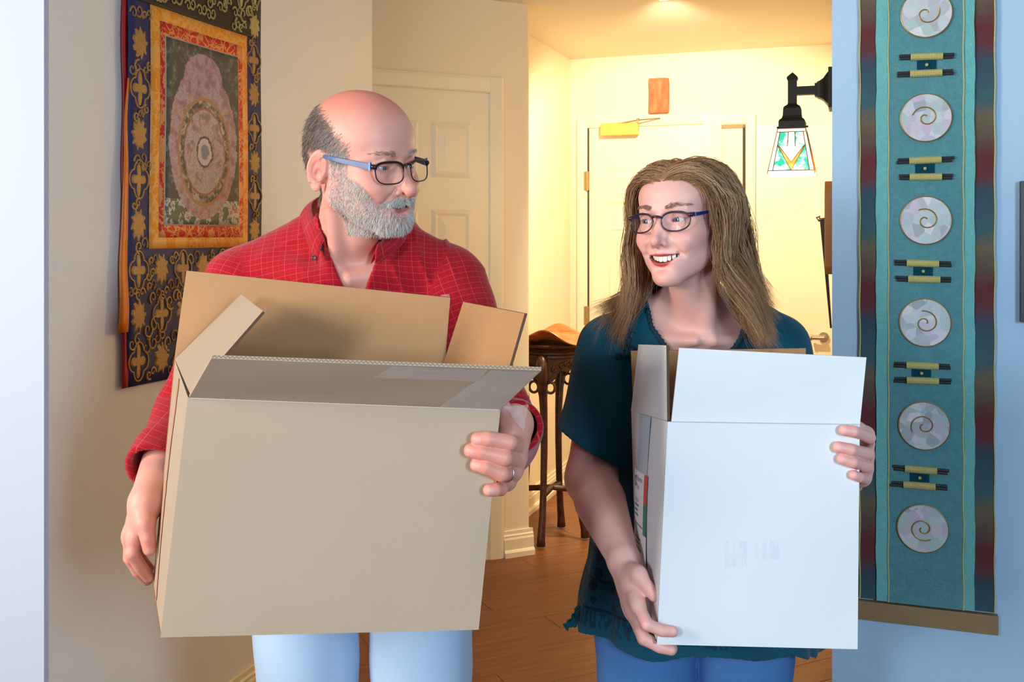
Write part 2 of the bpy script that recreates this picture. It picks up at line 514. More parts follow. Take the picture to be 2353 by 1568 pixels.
# narrow recessed door beside it
nd = thing('door_3', 'narrow flush cream door panel recessed beside the entrance door', 'door', bo(-0.79)); nd['kind'] = 'structure'
pb = MB(); o3 = bo(-0.785) - DD * 0.001
for q in (0,):
    pb.hexa([o3, o3 + RR * 0.17, o3 + RR * 0.17 - DD * 0.006, o3 - DD * 0.006, *[p + UP * 2.07 for p in (o3, o3 + RR * 0.17, o3 + RR * 0.17 - DD * 0.006, o3 - DD * 0.006)]])
pb.build('leaf', plain('flush_door', lin(222, 208, 184), 0.5, 0.02), nd)
MB().hexa([*[o3 + RR * a - DD * b for a, b in ((0.165, 0.006), (0.178, 0.006), (0.178, 0.012), (0.165, 0.012))],
           *[o3 + RR * a - DD * b + UP * 2.07 for a, b in ((0.165, 0.006), (0.178, 0.006), (0.178, 0.012), (0.165, 0.012))]]).build('gap', M_DARK, nd)
MB().hexa([*[o3 + RR * a - DD * b + UP * 2.055 for a, b in ((0, 0.006), (0.178, 0.006), (0.178, 0.012), (0, 0.012))],
           *[o3 + RR * a - DD * b + UP * 2.075 for a, b in ((0, 0.006), (0.178, 0.006), (0.178, 0.012), (0, 0.012))]]).build('stop', plain('recess_shadow', lin(150, 124, 84), 0.6), nd)  # brown strip standing in for the shadow at the top of the recess
casing('trim_3', bo(-0.785), RR, -DD, -0.002, 0.180, 2.076, 0.055, 'cream casing around the narrow recessed door')
# a flush door folded back against the end wall, with a lever handle
d4 = thing('door_4', 'flush cream door with a nickel lever handle folded against the end wall', 'door', bo(-0.54)); d4['kind'] = 'structure'
o4 = bo(-0.545) - DD * 0.005
MB().hexa([o4, o4 + RR * 0.47, o4 + RR * 0.47 - DD * 0.036, o4 - DD * 0.036, *[p + UP * 2.06 for p in (o4, o4 + RR * 0.47, o4 + RR * 0.47 - DD * 0.036, o4 - DD * 0.036)]]).build('leaf', M_DOOR, d4, bevel=0.003)
hb = MB(); hc = hit(1893, 775, o4 - DD * 0.041, DD)
hb.tube([hc, hc - DD * 0.012], 0.027, 20); hb.tube([hc, hc - DD * 0.05], 0.010, 12)
hb.tube([hc - DD * 0.048 + RR * 0.004, hc - DD * 0.048 - RR * 0.03, hc - DD * 0.046 - RR * 0.062], [0.0125, 0.0125, 0.0135], 12)
hb.tube([hc - DD * 0.046 - RR * 0.060, hc - DD * 0.046 - RR * 0.068], [0.018, 0.016], 14)
hb.build('handle', M_METAL, d4, smooth=False)

# door closer over the entrance door
dc = thing('door_closer', 'brass-coloured door closer with folding arm on the entrance door', 'door closer', hit(1425, 302, bo(-1) - DD * 0.006, DD))
M_CLOSER = plain('closer_paint', lin(226, 186, 96), 0.4, 0.06, 40, 0.03, 0.3)
pa = hit(1383, 300, bo(-1) - DD * 0.012, DD)
pb_ = hit(1469, 300, bo(-1) - DD * 0.012, DD); L = np.linalg.norm(pb_ - pa)
MB().prism([(0.006, -0.036), (L - 0.006, -0.036), (L, -0.030), (L, 0.030), (L - 0.006, 0.036), (0.006, 0.036), (0, 0.026), (0, -0.026)], pa, RR, UP, -DD, 0.045).build('body', M_CLOSER, dc, bevel=0.004)
ar = MB(); p0 = hit(1424, 284, bo(-1) - DD * 0.045, DD)
ar.tube([p0 - UP * 0.03, p0 + UP * 0.004], 0.012, 12)
p1 = hit(1466, 276, bo(-1) - DD * 0.075, DD); p2 = hit(1517, 272, bo(-1) - DD * 0.02, DD)
ar.tube([p0, p1], 0.007, 8, flat=0.6); ar.tube([p1, p2], 0.006, 8, flat=0.6); ar.tube([p1 - UP * 0.006, p1 + UP * 0.01], 0.009, 10)
ar.build('arm', M_HINGE, dc)
# carved plaque over the door
M_TERRA = None
def terra():
    t = NT('terracotta'); t.set(Roughness=0.7); v = t.coord(); n = t.noise(t.mapping(v, (1, 1, 0.35)), 26, 5, 0.7)
    t.base(t.ramp(n, [(0.3, lin(150, 74, 44)), (0.55, lin(196, 112, 70)), (0.75, lin(222, 150, 104))])); t.bump(n, 0.8, 0.006); return t.m
q0 = hit(1491, 262, bo(-1), DD); q1 = hit(1538, 258, bo(-1), DD)
pw = float(np.linalg.norm(q1 - q0)); ph = 0.205
pl = [(0, 0.004), (0.006, 0), (pw - 0.004, 0), (pw, 0.006), (pw + 0.002, ph * 0.5), (pw, ph - 0.004), (pw * 0.6, ph), (pw * 0.3, ph - 0.002), (0.004, ph), (0, ph - 0.01), (0.003, ph * 0.5)]
tag(MB().prism(pl, q0 - DD * 0.002, RR, UP, -DD, 0.022).build('wall_plaque', terra(), bevel=0.004), 'small terracotta plaque above the entrance door', 'plaque')

# ------------------------------------------------------------------ brocade scroll on the left wall
TP = Wp(R_TH, 2.5) + RR * 0.004
def ts(px, py=540, off=0.0):
    """photo pixel -> (along wall, height) on the plane of the scroll"""
    h = hit(px, py, TP + RR * off, RR); return float(np.dot(h, DD)), float(h[2])
def tpt(s, z, off): return RR * (R_TH + off) + DD * s + UP * z
def brocade(name, ground, gold, gold2, scale=1.0):
    t = NT(name); t.set(Roughness=0.55)
    v = t.coord()
    wv = t.noise(v, 9.0 * scale, 2, out=1)
    vm = t.new('ShaderNodeVectorMath', operation='SCALE'); t.L(wv, vm.inputs[0]); vm.inputs[3].default_value = 0.10 / scale
    va = t.new('ShaderNodeVectorMath', operation='ADD'); t.L(v, va.inputs[0]); t.L(vm.outputs[0], va.inputs[1])
    vo = t.new('ShaderNodeTexVoronoi', feature='DISTANCE_TO_EDGE'); t.L(va.outputs[0], vo.inputs['Vector']); vo.inputs['Scale'].default_value = 17 * scale
    edge = t.math('LESS_THAN', vo.outputs['Distance'], 0.075)
    n = t.noise(va.outputs[0], 22 * scale, 1)
    cont = t.math('LESS_THAN', t.math('ABSOLUTE', t.math('SUBTRACT', n, 0.52)), 0.026)
    # big flowers
    vf = t.new('ShaderNodeTexVoronoi'); t.L(t.mapping(v, (1, 1, 0.7)), vf.inputs['Vector']); vf.inputs['Scale'].default_value = 5.2 * scale; vf.inputs['Randomness'].default_value = 0.55
    fl_ = t.math('LESS_THAN', t.math('ADD', vf.outputs['Distance'], t.math('MULTIPLY', t.noise(v, 70 * scale, 2), 0.26)), 0.38)
    halo = t.math('LESS_THAN', t.math('ADD', vf.outputs['Distance'], t.math('MULTIPLY', t.noise(v, 70 * scale, 2), 0.26)), 0.46)
    lines = t.math('MULTIPLY', t.math('MAXIMUM', edge, cont), t.math('SUBTRACT', 1.0, halo))
    mask = t.math('MAXIMUM', lines, fl_)
    st = t.noise(t.mapping(v, (1, 60, 260)), 3, 2)
    g = t.mix(st, gold, gold2)
    t.base(t.mix(mask, ground, g))
    t.L(t.math('MULTIPLY_ADD', mask, -0.2, 0.6), t.b.inputs['Roughness'])
    t.bump(t.math('ADD', t.math('MULTIPLY', mask, 0.6), t.math('MULTIPLY', st, 0.3)), 0.5, 0.0015)
    return t.m
M_BROC = plain('brocade_navy', lin(20, 34, 92), 0.6, 0.2, 40, 0.3)
M_BROCK = plain('brocade_black', lin(26, 24, 30), 0.6, 0.2, 40, 0.3)
M_BORG = brocade('brocade_orange', lin(232, 146, 30), lin(244, 186, 96), lin(224, 150, 60), 1.6)
M_BRED = brocade('brocade_red', lin(206, 34, 22), lin(236, 168, 92), lin(214, 120, 60), 1.8)
M_SILKR = plain('silk_red', lin(168, 20, 40), 0.4, 0.2, 8, 0.1)
M_SILKO = plain('silk_orange', lin(226, 122, 18), 0.35, 0.25, 14, 0.3)
s0, _ = ts(284); s1, _ = ts(593)
sL = ts(284)[0]; zb = ts(275, 893)[1]; zt = 2.30
# the painting: mottled wheel motif
def painting_mat(cs, cz, w, h):
    t = NT('scroll_painting'); t.set(Roughness=0.6)
    v = t.coord()
    dp = t.new('ShaderNodeVectorMath', operation='DOT_PRODUCT'); t.L(v, dp.inputs[0]); dp.inputs[1].default_value = [float(a) for a in DD]
    sp = t.new('ShaderNodeSeparateXYZ'); t.L(v, sp.inputs[0])
    u = t.math('DIVIDE', t.math('SUBTRACT', dp.outputs['Value'], cs), w / 2)
    q = t.math('DIVIDE', t.math('SUBTRACT', sp.outputs[2], cz), h / 2)
    nz = t.noise(v, 48, 4, 0.65); nc = t.noise(v, 34, 3, 0.6, 1)
    uu = t.math('ADD', u, t.math('MULTIPLY', t.math('SUBTRACT', nz, 0.5), 0.16))
    def rad(cu, cq, a, b):
        x = t.math('DIVIDE', t.math('SUBTRACT', uu, cu), a); y = t.math('DIVIDE', t.math('SUBTRACT', q, cq), b)
        return t.math('SQRT', t.math('ADD', t.math('MULTIPLY', x, x), t.math('MULTIPLY', y, y)))
    sepc = t.new('ShaderNodeSeparateColor'); t.L(nc, sepc.inputs[0])
    pal = t.ramp(sepc.outputs[0], [(0.30, lin(96, 62, 54)), (0.42, lin(168, 118, 92)), (0.50, lin(190, 168, 178)), (0.56, lin(134, 140, 158)), (0.64, lin(206, 188, 178)), (0.72, lin(150, 82, 56))], 'CONSTANT')
    edge = t.ramp(nz, [(0.44, lin(52, 40, 38)), (0.50, lin(120, 96, 70)), (0.60, lin(190, 176, 164))])
    bg = t.ramp(sepc.outputs[1], [(0.40, lin(34, 30, 28)), (0.52, lin(56, 70, 52)), (0.60, lin(116, 108, 100)), (0.66, lin(70, 88, 104))], 'CONSTANT')
    low = t.ramp(sepc.outputs[1], [(0.40, lin(70, 84, 50)), (0.50, lin(186, 190, 188)), (0.60, lin(168, 96, 60)), (0.68, lin(200, 196, 190))], 'CONSTANT')
    c = t.mix(t.math('LESS_THAN', q, -0.72), bg, low)
    body = t.math('LESS_THAN', rad(0.0, -0.08, 0.93, 0.86), 1.0)
    c = t.mix(body, c, t.mix(0.5, pal, lin(176, 134, 146)))
    crown = t.math('LESS_THAN', rad(0.0, 0.62, 0.55, 0.30), 1.0)
    c = t.mix(crown, c, t.mix(0.55, pal, lin(160, 122, 150)))
    r = rad(0.02, -0.18, 0.72, 0.62)
    c = t.mix(t.math('LESS_THAN', r, 1.0), c, lin(170, 116, 62))
    c = t.mix(t.math('LESS_THAN', r, 0.93), c, edge)
    c = t.mix(t.math('LESS_THAN', r, 0.80), c, lin(150, 88, 52))
    c = t.mix(t.math('LESS_THAN', r, 0.76), c, t.mix(0.35, pal, lin(188, 170, 176)))
    r2 = rad(0.02, -0.18, 0.22, 0.18)
    c = t.mix(t.math('LESS_THAN', r2, 1.0), c, lin(70, 48, 44)); c = t.mix(t.math('LESS_THAN', r2, 0.85), c, lin(206, 194, 196)); c = t.mix(t.math('LESS_THAN', r2, 0.5), c, lin(120, 130, 152))
    t.base(t.mix(0.08, c, (0.9, 0.85, 0.82), 'SCREEN')); t.bump(nz, 0.15, 0.0008)
    return t.m
th = thing('wall_hanging', 'blue and gold brocade scroll with an orange framed painting on the cream wall', 'wall hanging', tpt((s0 + s1) / 2, zb, 0.0))
def wavef(s, z): return math.sin(s * 9 + 1.1) * math.sin(z * 3.1 + 2.3) + 0.5 * math.sin(z * 8 + s * 5 + 0.4)
def sheet(sa, sb, za, zb_, off, t, nx=20, nz=30, wav=0.0, seed=1, zskew=0.0):
    """a hanging cloth with slight waves; off = distance from the wall"""
    mb = MB(); V = []; n1 = nx + 1
    r_ = np.random.default_rng(seed); ph = r_.random(4) * 6
    for k in (0, 1):
        for j in range(nz + 1):
            for i in range(n1):
                s = sa + (sb - sa) * i / nx; zz = za + (zb_ - za) * j / nz
                w = wav * wavef(s, zz)
                V.append(tpt(s, zz, off + (t if k else 0) + w))
    m = n1 * (nz + 1); Fs = []
    for j in range(nz):
        for i in range(nx):
            a = j * n1 + i
            Fs.append((a, a + 1, a + n1 + 1, a + n1)); Fs.append((m + a, m + a + n1, m + a + n1 + 1, m + a + 1))
    bd = [i for i in range(n1)] + [j * n1 + nx for j in range(1, nz + 1)] + [nz * n1 + i for i in range(nx - 1, -1, -1)] + [j * n1 for j in range(nz - 1, 0, -1)]
    for a, b in zip(bd, bd[1:] + bd[:1]): Fs.append((a, m + a, m + b, b))
    return mb.add(V, Fs)
WV = 0.004
o_top = ts(445, 48)[1]; o_bot = ts(345, 572)[1]
oL, oR = ts(334)[0], ts(561)[0]; rL, rR = ts(356)[0], ts(549)[0]; pL, pR = ts(368)[0], ts(538)[0]
r_top = ts(368, 52)[1]; r_bot = ts(372, 546)[1]; p_top = ts(366, 84)[1]; p_bot = ts(373, 515)[1]; o_top = ts(332, 10)[1]
broc_o = sheet(s0, s1, zb, zt, 0.010, 0.004, wav=WV).build('brocade_cloth', M_BROC, th, smooth=True)
topc_o = sheet(s0 + 0.012, s1 - 0.012, o_top, zt - 0.01, 0.0135, 0.003, wav=WV).build('top_cloth', M_BROCK, th, smooth=True)
# gold motifs woven into the brocade: flowers, crosses and scrolls stand slightly proud of the cloth
def goldthread(name, a, b):
    t = NT(name); t.set(Roughness=0.42, Metallic=0.25); v = t.coord()
    st = t.noise(t.mapping(v, (160, 160, 420), rot=(0, 0.6, 0.4)), 1, 3, 0.7); t.base(t.mix(st, a, b)); t.bump(st, 0.6, 0.0014); return t.m
M_GOLD = goldthread('gold_thread', lin(112, 82, 44), lin(196, 156, 92)); M_GOLDG = goldthread('gold_thread_green', lin(128, 118, 66), lin(208, 196, 124))
def motif(kind, cs, cz, R, a0, parent, mat, off):
    def pt(x, y, d): return tpt(cs + x, cz + y, off + WV * wavef(cs + x, cz + y) + d)
    if kind == 'scroll':
        m = MB()
        for sg in (-1, 1):
            pts = []
            for u in np.linspace(0, 1, 22):
                w = a0 + sg * (0.4 + 7.0 * u); rr2 = R * (0.95 - 0.80 * u)
                pts.append(pt(sg * R * 0.55 + rr2 * math.cos(w) * 0.8, rr2 * math.sin(w) + sg * R * 0.25, 0.0006))
            m.tube(pts, [0.0036 * (1 - 0.5 * k / 21) for k in range(22)], 5)
        return m.build('woven_scroll', mat, parent)
    n = 44; out = []
    for k in range(n):
        w = 2 * math.pi * k / n
        if kind == 'flower': r2 = R * (0.84 + 0.13 * math.sin(9 * w + a0) + 0.07 * math.sin(17 * w)); x, y = r2 * math.cos(w) * 0.86, r2 * math.sin(w) * 1.22
        else: r2 = R * (0.34 + 0.66 * abs(math.cos(2 * w)) ** 1.6); x, y = r2 * math.cos(w) * 0.80, r2 * math.sin(w) * 1.25
        out.append((x, y))
    V = [pt(0, 0, 0.0016)] + [pt(x * 0.8, y * 0.8, 0.0014) for x, y in out] + [pt(x, y, -0.0004) for x, y in out]
    Fs = [(0, 1 + k, 1 + (k + 1) % n) for k in range(n)] + [(1 + k, 1 + n + k, 1 + n + (k + 1) % n, 1 + (k + 1) % n) for k in range(n)]
    o = MB().add(V, Fs).build('woven_' + kind, mat, parent)
    if kind == 'cross':
        MB().tube([pt(R * (0.78 + 0.30 * abs(math.cos(2 * w))) * math.cos(w) * 0.95, R * (0.78 + 0.30 * abs(math.cos(2 * w))) * math.sin(w) * 1.3, 0.0004) for w in np.linspace(0, 2 * math.pi, 49)], 0.0026, 5, cap=False).build('woven_outline', mat, o)
    return o
def in_border(s, z, m): return oL - m < s < oR + m and o_bot - m < z < o_top + m
cw, rh = 0.092, 0.118
placed = []
def fits(cs, cz, R, k=1.0):
    if cs - R < s0 + 0.002 or cs + R > s1 - 0.002 or cz + R * 1.25 > zt - 0.02 or cz - R * 1.25 < zb + 0.004: return False
    if oL - R * 0.80 < cs < oR + R * 0.80 and o_bot - R * 1.1 < cz < o_top + R * 1.25: return False
    if abs(cz - o_top) < R * 1.25 and oL - R > cs: return False
    return all((cs - a) ** 2 + ((cz - b) / 1.15) ** 2 > (k * (R + r)) ** 2 for a, b, r in placed)
def put(kind, cs, cz, R, a0):
    top = cz > o_top and cs > s0 + 0.012 + R * 0.8
    mat_, par_, off_ = (M_GOLDG, topc_o, 0.0172) if top else (M_GOLD, broc_o, 0.0146)
    placed.append((cs, cz, R)); motif(kind, cs, cz, R, a0, par_, mat_, off_)
for i in range(0, 8):
    for j in range(0, 13):
        cs = s0 + 0.043 + i * cw; cz = zb + 0.062 + j * rh
        kind = 'flower' if (i + j) % 2 else 'cross'; R = 0.037 if kind == 'flower' else 0.036
        if fits(cs, cz, R, 0.5): put(kind, cs, cz, R, i * 1.3 + j)
for j in range(0, 13):
    cs = (oR + s1) / 2 + 0.001; R = (s1 - oR) / 2 - 0.004; cz = zb + 0.09 + j * 0.105
    if fits(cs, cz, R, 0.7): put('flower' if j % 2 else 'cross', cs, cz, R, j)
rb = random.Random(3)
for k in range(2600):
    R = rb.choice((0.024, 0.019, 0.014)); cs = rb.uniform(s0, s1); cz = rb.uniform(zb, zt)
    if len(placed) < 230 and fits(cs, cz, R, 0.82): put('scroll', cs, cz, R, rb.random() * 6)
sheet(oL, oR, o_bot, o_top, 0.0140, 0.003, wav=WV).build('orange_border', M_BORG, th, smooth=True)
sheet(rL, rR, r_bot, r_top, 0.0165, 0.002, wav=WV).build('red_border', M_BRED, th, smooth=True)
sheet(pL - 0.004, pR + 0.004, p_bot - 0.004, p_top + 0.004, 0.0180, 0.002, wav=WV).build('piping', plain('piping_cream', lin(214, 186, 150), 0.6), th, smooth=True)
sheet(pL, pR, p_bot, p_top, 0.0195, 0.002, wav=WV).build('painting', painting_mat((pL + pR) / 2, (p_bot + p_top) / 2, pR - pL, p_top - p_bot), th, smooth=True)
# red lining that curls past the near edge, orange ribbon hanging in front of it
def strip(pts, w0, w1, mat, name, t=0.002):
    mb = MB(); V = []
    for i, (s, z, off) in enumerate(pts):
        w = w0 + (w1 - w0) * i / (len(pts) - 1)
        for a in (-w / 2, w / 2):
            for k in (0, t):
                V.append(tpt(s + a, z, off + k))
    Fs = []
    for i in range(len(pts) - 1):
        a = i * 4; b = a + 4
        Fs += [(a, a + 2, b + 2, b), (a + 1, b + 1, b + 3, a + 3), (a, b, b + 1, a + 1), (a + 2, a + 3, b + 3, b + 2)]
    Fs += [(0, 1, 3, 2), (len(V) - 4, len(V) - 2, len(V) - 1, len(V) - 3)]
    return mb.add(V, Fs).build(name, mat, th, smooth=True)
strip([(s0 - 0.006 + 0.003 * math.sin(k * 0.8), zb + (zt - zb) * k / 30, 0.012) for k in range(31)], 0.020, 0.020, M_SILKR, 'lining_edge')
rz0 = ts(262, 765)[1]; rz1 = ts(284, 180)[1]
strip([(ts(269 + 14 * (k / 20) ** 1.2)[0] + 0.0015 * math.sin(k), rz0 + (rz1 - rz0) * k / 20, 0.022 - 0.006 * k / 20 + 0.002 * math.sin(k * 0.7)) for k in range(21)], 0.036, 0.006, M_SILKO, 'ribbon')
MB().tube([tpt(s0 - 0.03, zt, 0.016), tpt(s1 + 0.03, zt, 0.016)], 0.009, 12).build('top_rod', plain('rod_wood', lin(96, 56, 30), 0.5), th)

# ------------------------------------------------------------------ felt hanging on the pale blue wall
RP = Wp(0.3, S_RT)
def rs(px, py=540, off=0.0):
    h = hit(px, py, RP - DD * off, DD); return float(np.dot(h, RR)), float(h[2])
def rpt(r, z, off): return RR * r + DD * (S_RT - off) + UP * z
fh = thing('wall_hanging', 'long teal felt hanging with pearly spiral discs on the pale blue wall', 'wall hanging', rpt(rs(2130)[0], rs(2130, 1390)[1], 0))
def felt(name, c0, c1, c2=None):
    t = NT(name); t.set(Roughness=0.95); t.b.inputs['Specular IOR Level'].default_value = 0.1
    v = t.coord(); n = t.noise(v, 55, 5, 0.75); n2 = t.noise(v, 420, 2, 0.7)
    t.base(t.mix(t.math('ADD', t.math('MULTIPLY', n, 0.7), t.math('MULTIPLY', n2, 0.3)), c0, c1))
    t.bump(t.math('ADD', n, n2), 0.9, 0.004); return t.m
M_FELT = felt('felt_teal', lin(62, 130, 142), lin(124, 184, 188))
M_FELTL = felt('felt_light_teal', lin(96, 182, 184), lin(148, 220, 216))
def ikat():
    t = NT('felt_banded'); t.set(Roughness=0.95)
    v = t.coord(); s = t.new('ShaderNodeSeparateXYZ'); t.L(v, s.inputs[0])
    n = t.noise(v, 30, 4, 0.7)
    ph = t.math('FRACT', t.math('ADD', t.math('MULTIPLY', s.outputs[2], 3.30), t.math('ADD', t.math('MULTIPLY', n, 0.16), 0.02)))
    c = t.ramp(ph, [(0.0, lin(62, 100, 112)), (0.22, lin(58, 84, 100)), (0.34, lin(110, 52, 58)), (0.48, lin(112, 46, 50)), (0.62, lin(104, 84, 74)), (0.78, lin(118, 108, 84)), (0.92, lin(64, 104, 112))])
    c = t.mix(t.math('MULTIPLY', t.noise(v, 200, 3, 0.8), 0.5), c, lin(44, 40, 42))
    t.base(c); t.bump(n, 0.8, 0.003); return t.m
M_IKAT = ikat()
M_STITCH = plain('stitch_thread', lin(196, 190, 130), 0.8, 0.15, 60, 0.2)
TOPZ = rs(2130, -60)[1]; BOTZ = rs(1990, 1372)[1]
def rsheet(r0, r1, z0, z1, off, t, wob=0.0, seed=0, nz=60):
    rr_ = np.random.default_rng(seed); a = rr_.random(6) * 6
    mb = MB(); V = []
    for k in (0, 1):
        for j in range(nz + 1):
            zz = z0 + (z1 - z0) * j / nz
            e0 = wob * (math.sin(zz * 31 + a[0]) + 0.6 * math.sin(zz * 77 + a[1])); e1 = wob * (math.sin(zz * 29 + a[2]) + 0.6 * math.sin(zz * 83 + a[3]))
            V += [rpt(r0 + e0, zz, off + k * t), rpt(r1 + e1, zz, off + k * t)]
    m = 2 * (nz + 1); Fs = []
    for j in range(nz):
        b = 2 * j
        Fs += [(b, b + 1, b + 3, b + 2), (m + b, m + b + 2, m + b + 3, m + b + 1), (b, b + 2, m + b + 2, m + b), (b + 1, m + b + 1, m + b + 3, b + 3)]
    Fs += [(0, m, m + 1, 1), (m - 2, m - 1, 2 * m - 1, 2 * m - 2)]
    return mb.add(V, Fs)
x0, x1 = rs(1974)[0], rs(2285)[0]
rsheet(x0, x1, BOTZ, TOPZ, 0.006, 0.006, 0.0005).build('banded_cloth', M_IKAT, fh)
c0_, c1_ = rs(2013)[0], rs(2238)[0]
rsheet(c0_, c1_, BOTZ, TOPZ, 0.012, 0.006, 0.0010, 2).build('light_felt', M_FELTL, fh)
rsheet(rs(2040)[0], rs(2214)[0], BOTZ, TOPZ, 0.0165, 0.0035, 0.0006, 3).build('centre_felt', M_FELT, fh)
for px in (1976, 2284, 2041, 2212):
    a = rs(px)[0]
    MB().tube([rpt(a + 0.0008 * math.sin(k * 0.9), BOTZ + (TOPZ - BOTZ) * k / 70, 0.0135 if px in (1976, 2284) else 0.0205) for k in range(71)], 0.0017, 6).build('stitching', M_STITCH, fh)
def pearl():
    t = NT('mother_of_pearl'); t.set(Roughness=0.28); v = t.coord()
    vo = t.new('ShaderNodeTexVoronoi'); t.L(t.mapping(v, (1, 1, 1)), vo.inputs['Vector']); vo.inputs['Scale'].default_value = 42
    n = t.noise(v, 90, 4, 0.7)
    sp = t.new('ShaderNodeSeparateColor'); t.L(vo.outputs['Color'], sp.inputs[0])
    c = t.ramp(sp.outputs[0], [(0.0, lin(168, 176, 184)), (0.35, lin(222, 226, 230)), (0.6, lin(186, 212, 206)), (0.8, lin(214, 196, 218)), (1.0, lin(244, 244, 244))])
    c = t.mix(t.math('MULTIPLY', n, 0.45), c, lin(150, 156, 164))
    t.base(c); t.b.inputs['Coat Weight'].default_value = 0.6; t.b.inputs['Coat Roughness'].default_value = 0.15
    t.bump(n, 0.25, 0.001); return t.m
M_PEARL = pearl(); M_BRASS = plain('brass_wire', lin(176, 150, 92), 0.4, 0.1, 80, 0.0, 0.7)
M_RODK = plain('black_stick', lin(40, 42, 44), 0.6, 0.2, 60, 0.1); M_WRAP = plain('straw_wrap', lin(186, 178, 112), 0.8, 0.15, 120, 0.5)
M_PATCH = felt('felt_patch', lin(14, 62, 84), lin(24, 84, 104))
xd = [2127, 2126, 2126, 2124, 2122, 2119]
for k, (py, px) in enumerate(zip((36, 273, 507, 740, 975, 1209), xd)):
    cr, cz = rs(px, py); R = 0.0555
    d_ = MB().lathe([(0.0001, 0.0), (R * 0.97, 0.0), (R, 0.002), (R, 0.0045), (R * 0.985, 0.0055), (0.0001, 0.0055)], 40, cap=False)
    d_.xf(lambda p: rpt(cr + p[0], cz + p[1], 0.020 + p[2]))
    disc = d_.build('pearl_disc', M_PEARL, fh)
    MB().tube([rpt(cr + R * math.cos(w), cz + R * math.sin(w), 0.0235) for w in np.linspace(0, 6.2832, 41)], 0.0022, 6, cap=False).build('rim', M_BRASS, disc)
    a0 = [0.5, 1.0, 0.8, -0.3, 2.0, 2.6][k]; turn = [6.2, 8.2, 7.6, 8.4, 8.0, 9.0][k]
    MB().tube([rpt(cr + (0.004 + 0.026 * u) * math.cos(a0 + turn * u), cz + (0.004 + 0.026 * u) * math.sin(a0 + turn * u) * 0.95, 0.0262) for u in np.linspace(0, 1, 44)], 0.0016, 6).build('spiral', M_BRASS, disc)
for k, (pa_, pb2) in enumerate(((134, 172), (370, 408), (605, 641), (838, 872), (1075, 1111))):
    dx = -k * 4
    ra, za = rs(2128 + dx, (pa_ + pb2) / 2); hz = abs(rs(2128, pa_ + 8)[1] - rs(2128, pb2 - 8)[1]) / 2
    MB().hexa([rpt(ra - 0.021, za - hz, 0.0195), rpt(ra + 0.021, za - hz, 0.0195), rpt(ra + 0.021, za - hz, 0.0225), rpt(ra - 0.021, za - hz, 0.0225),
               rpt(ra - 0.021, za + hz, 0.0195), rpt(ra + 0.021, za + hz, 0.0195), rpt(ra + 0.021, za + hz, 0.0225), rpt(ra - 0.021, za + hz, 0.0225)]).build('square_patch', M_PATCH, fh)
    b = MB().lathe([(0.0001, -0.004), (0.003, -0.003), (0.0042, 0), (0.003, 0.003), (0.0001, 0.004)], 12, cap=False).xf(lambda p: rpt(ra + p[0], za + p[2], 0.0265 + p[1]))
    b.build('bead', M_WRAP, fh, smooth=True)
    for py in (pa_, pb2):
        rc_, zc_ = rs(2129 + dx + random.uniform(-3, 3), py); tl = random.uniform(-0.002, 0.002)
        g = MB()
        for dz in (-0.0032, 0.0032):
            g.tube([rpt(rc_ - 0.060 + random.uniform(-.003, .003), zc_ + dz - tl, 0.0245), rpt(rc_ + 0.060 + random.uniform(-.003, .003), zc_ + dz + tl, 0.0245)], 0.0036, 8)
        st_ = g.build('stick', M_RODK, fh)
        MB().tube([rpt(rc_ - 0.035 + 0.07 * u / 24, zc_ + tl * (u / 12 - 1) * 0.6, 0.0250) for u in range(25)], [0.0082 + 0.0005 * (u % 2) for u in range(25)], 10).build('wrap', M_WRAP, st_)
wood_light = plain('slat_wood', lin(150, 122, 84), 0.55, 0.15, 18, 0.1)
zs0 = rs(1990, 1376)[1]; zs1 = rs(1990, 1418)[1]
MB().hexa([rpt(x0 - 0.004, zs1, 0.004), rpt(x1 + 0.006, zs1, 0.004), rpt(x1 + 0.006, zs1, 0.024), rpt(x0 - 0.004, zs1, 0.024),
           rpt(x0 - 0.004, zs0, 0.004), rpt(x1 + 0.006, zs0, 0.004), rpt(x1 + 0.006, zs0, 0.024), rpt(x0 - 0.004, zs0, 0.024)]).build('bottom_slat', wood_light, fh, bevel=0.0015)
MB().tube([rpt(x0 - 0.02, TOPZ, 0.016), rpt(x1 + 0.02, TOPZ, 0.016)], 0.009, 10).build('top_rod', M_RODK, fh)
# dark picture frame farther along the blue wall
fr = thing('picture_frame', 'black framed picture hanging on the pale blue wall past the teal hanging', 'picture', rpt(rs(2345)[0] + 0.2, rs(2345, 740)[1], 0))
fa, fz1 = rs(2347, 416, 0.03); _, fz0 = rs(2345, 741, 0.03); fw = 0.42
mb = MB()
for u0, u1, v0, v1 in ((0, fw, 0, 0.022), (0, fw, fz1 - fz0 - 0.022, fz1 - fz0), (0, 0.022, 0.022, fz1 - fz0 - 0.022), (fw - 0.022, fw, 0.022, fz1 - fz0 - 0.022)):
    mb.hexa([rpt(fa + u0, fz0 + v0, 0.001), rpt(fa + u1, fz0 + v0, 0.001), rpt(fa + u1, fz0 + v0, 0.03), rpt(fa + u0, fz0 + v0, 0.03),
             rpt(fa + u0, fz0 + v1, 0.001), rpt(fa + u1, fz0 + v1, 0.001), rpt(fa + u1, fz0 + v1, 0.03), rpt(fa + u0, fz0 + v1, 0.03)])
mb.build('frame', plain('frame_black', lin(30, 24, 26), 0.4), fr)
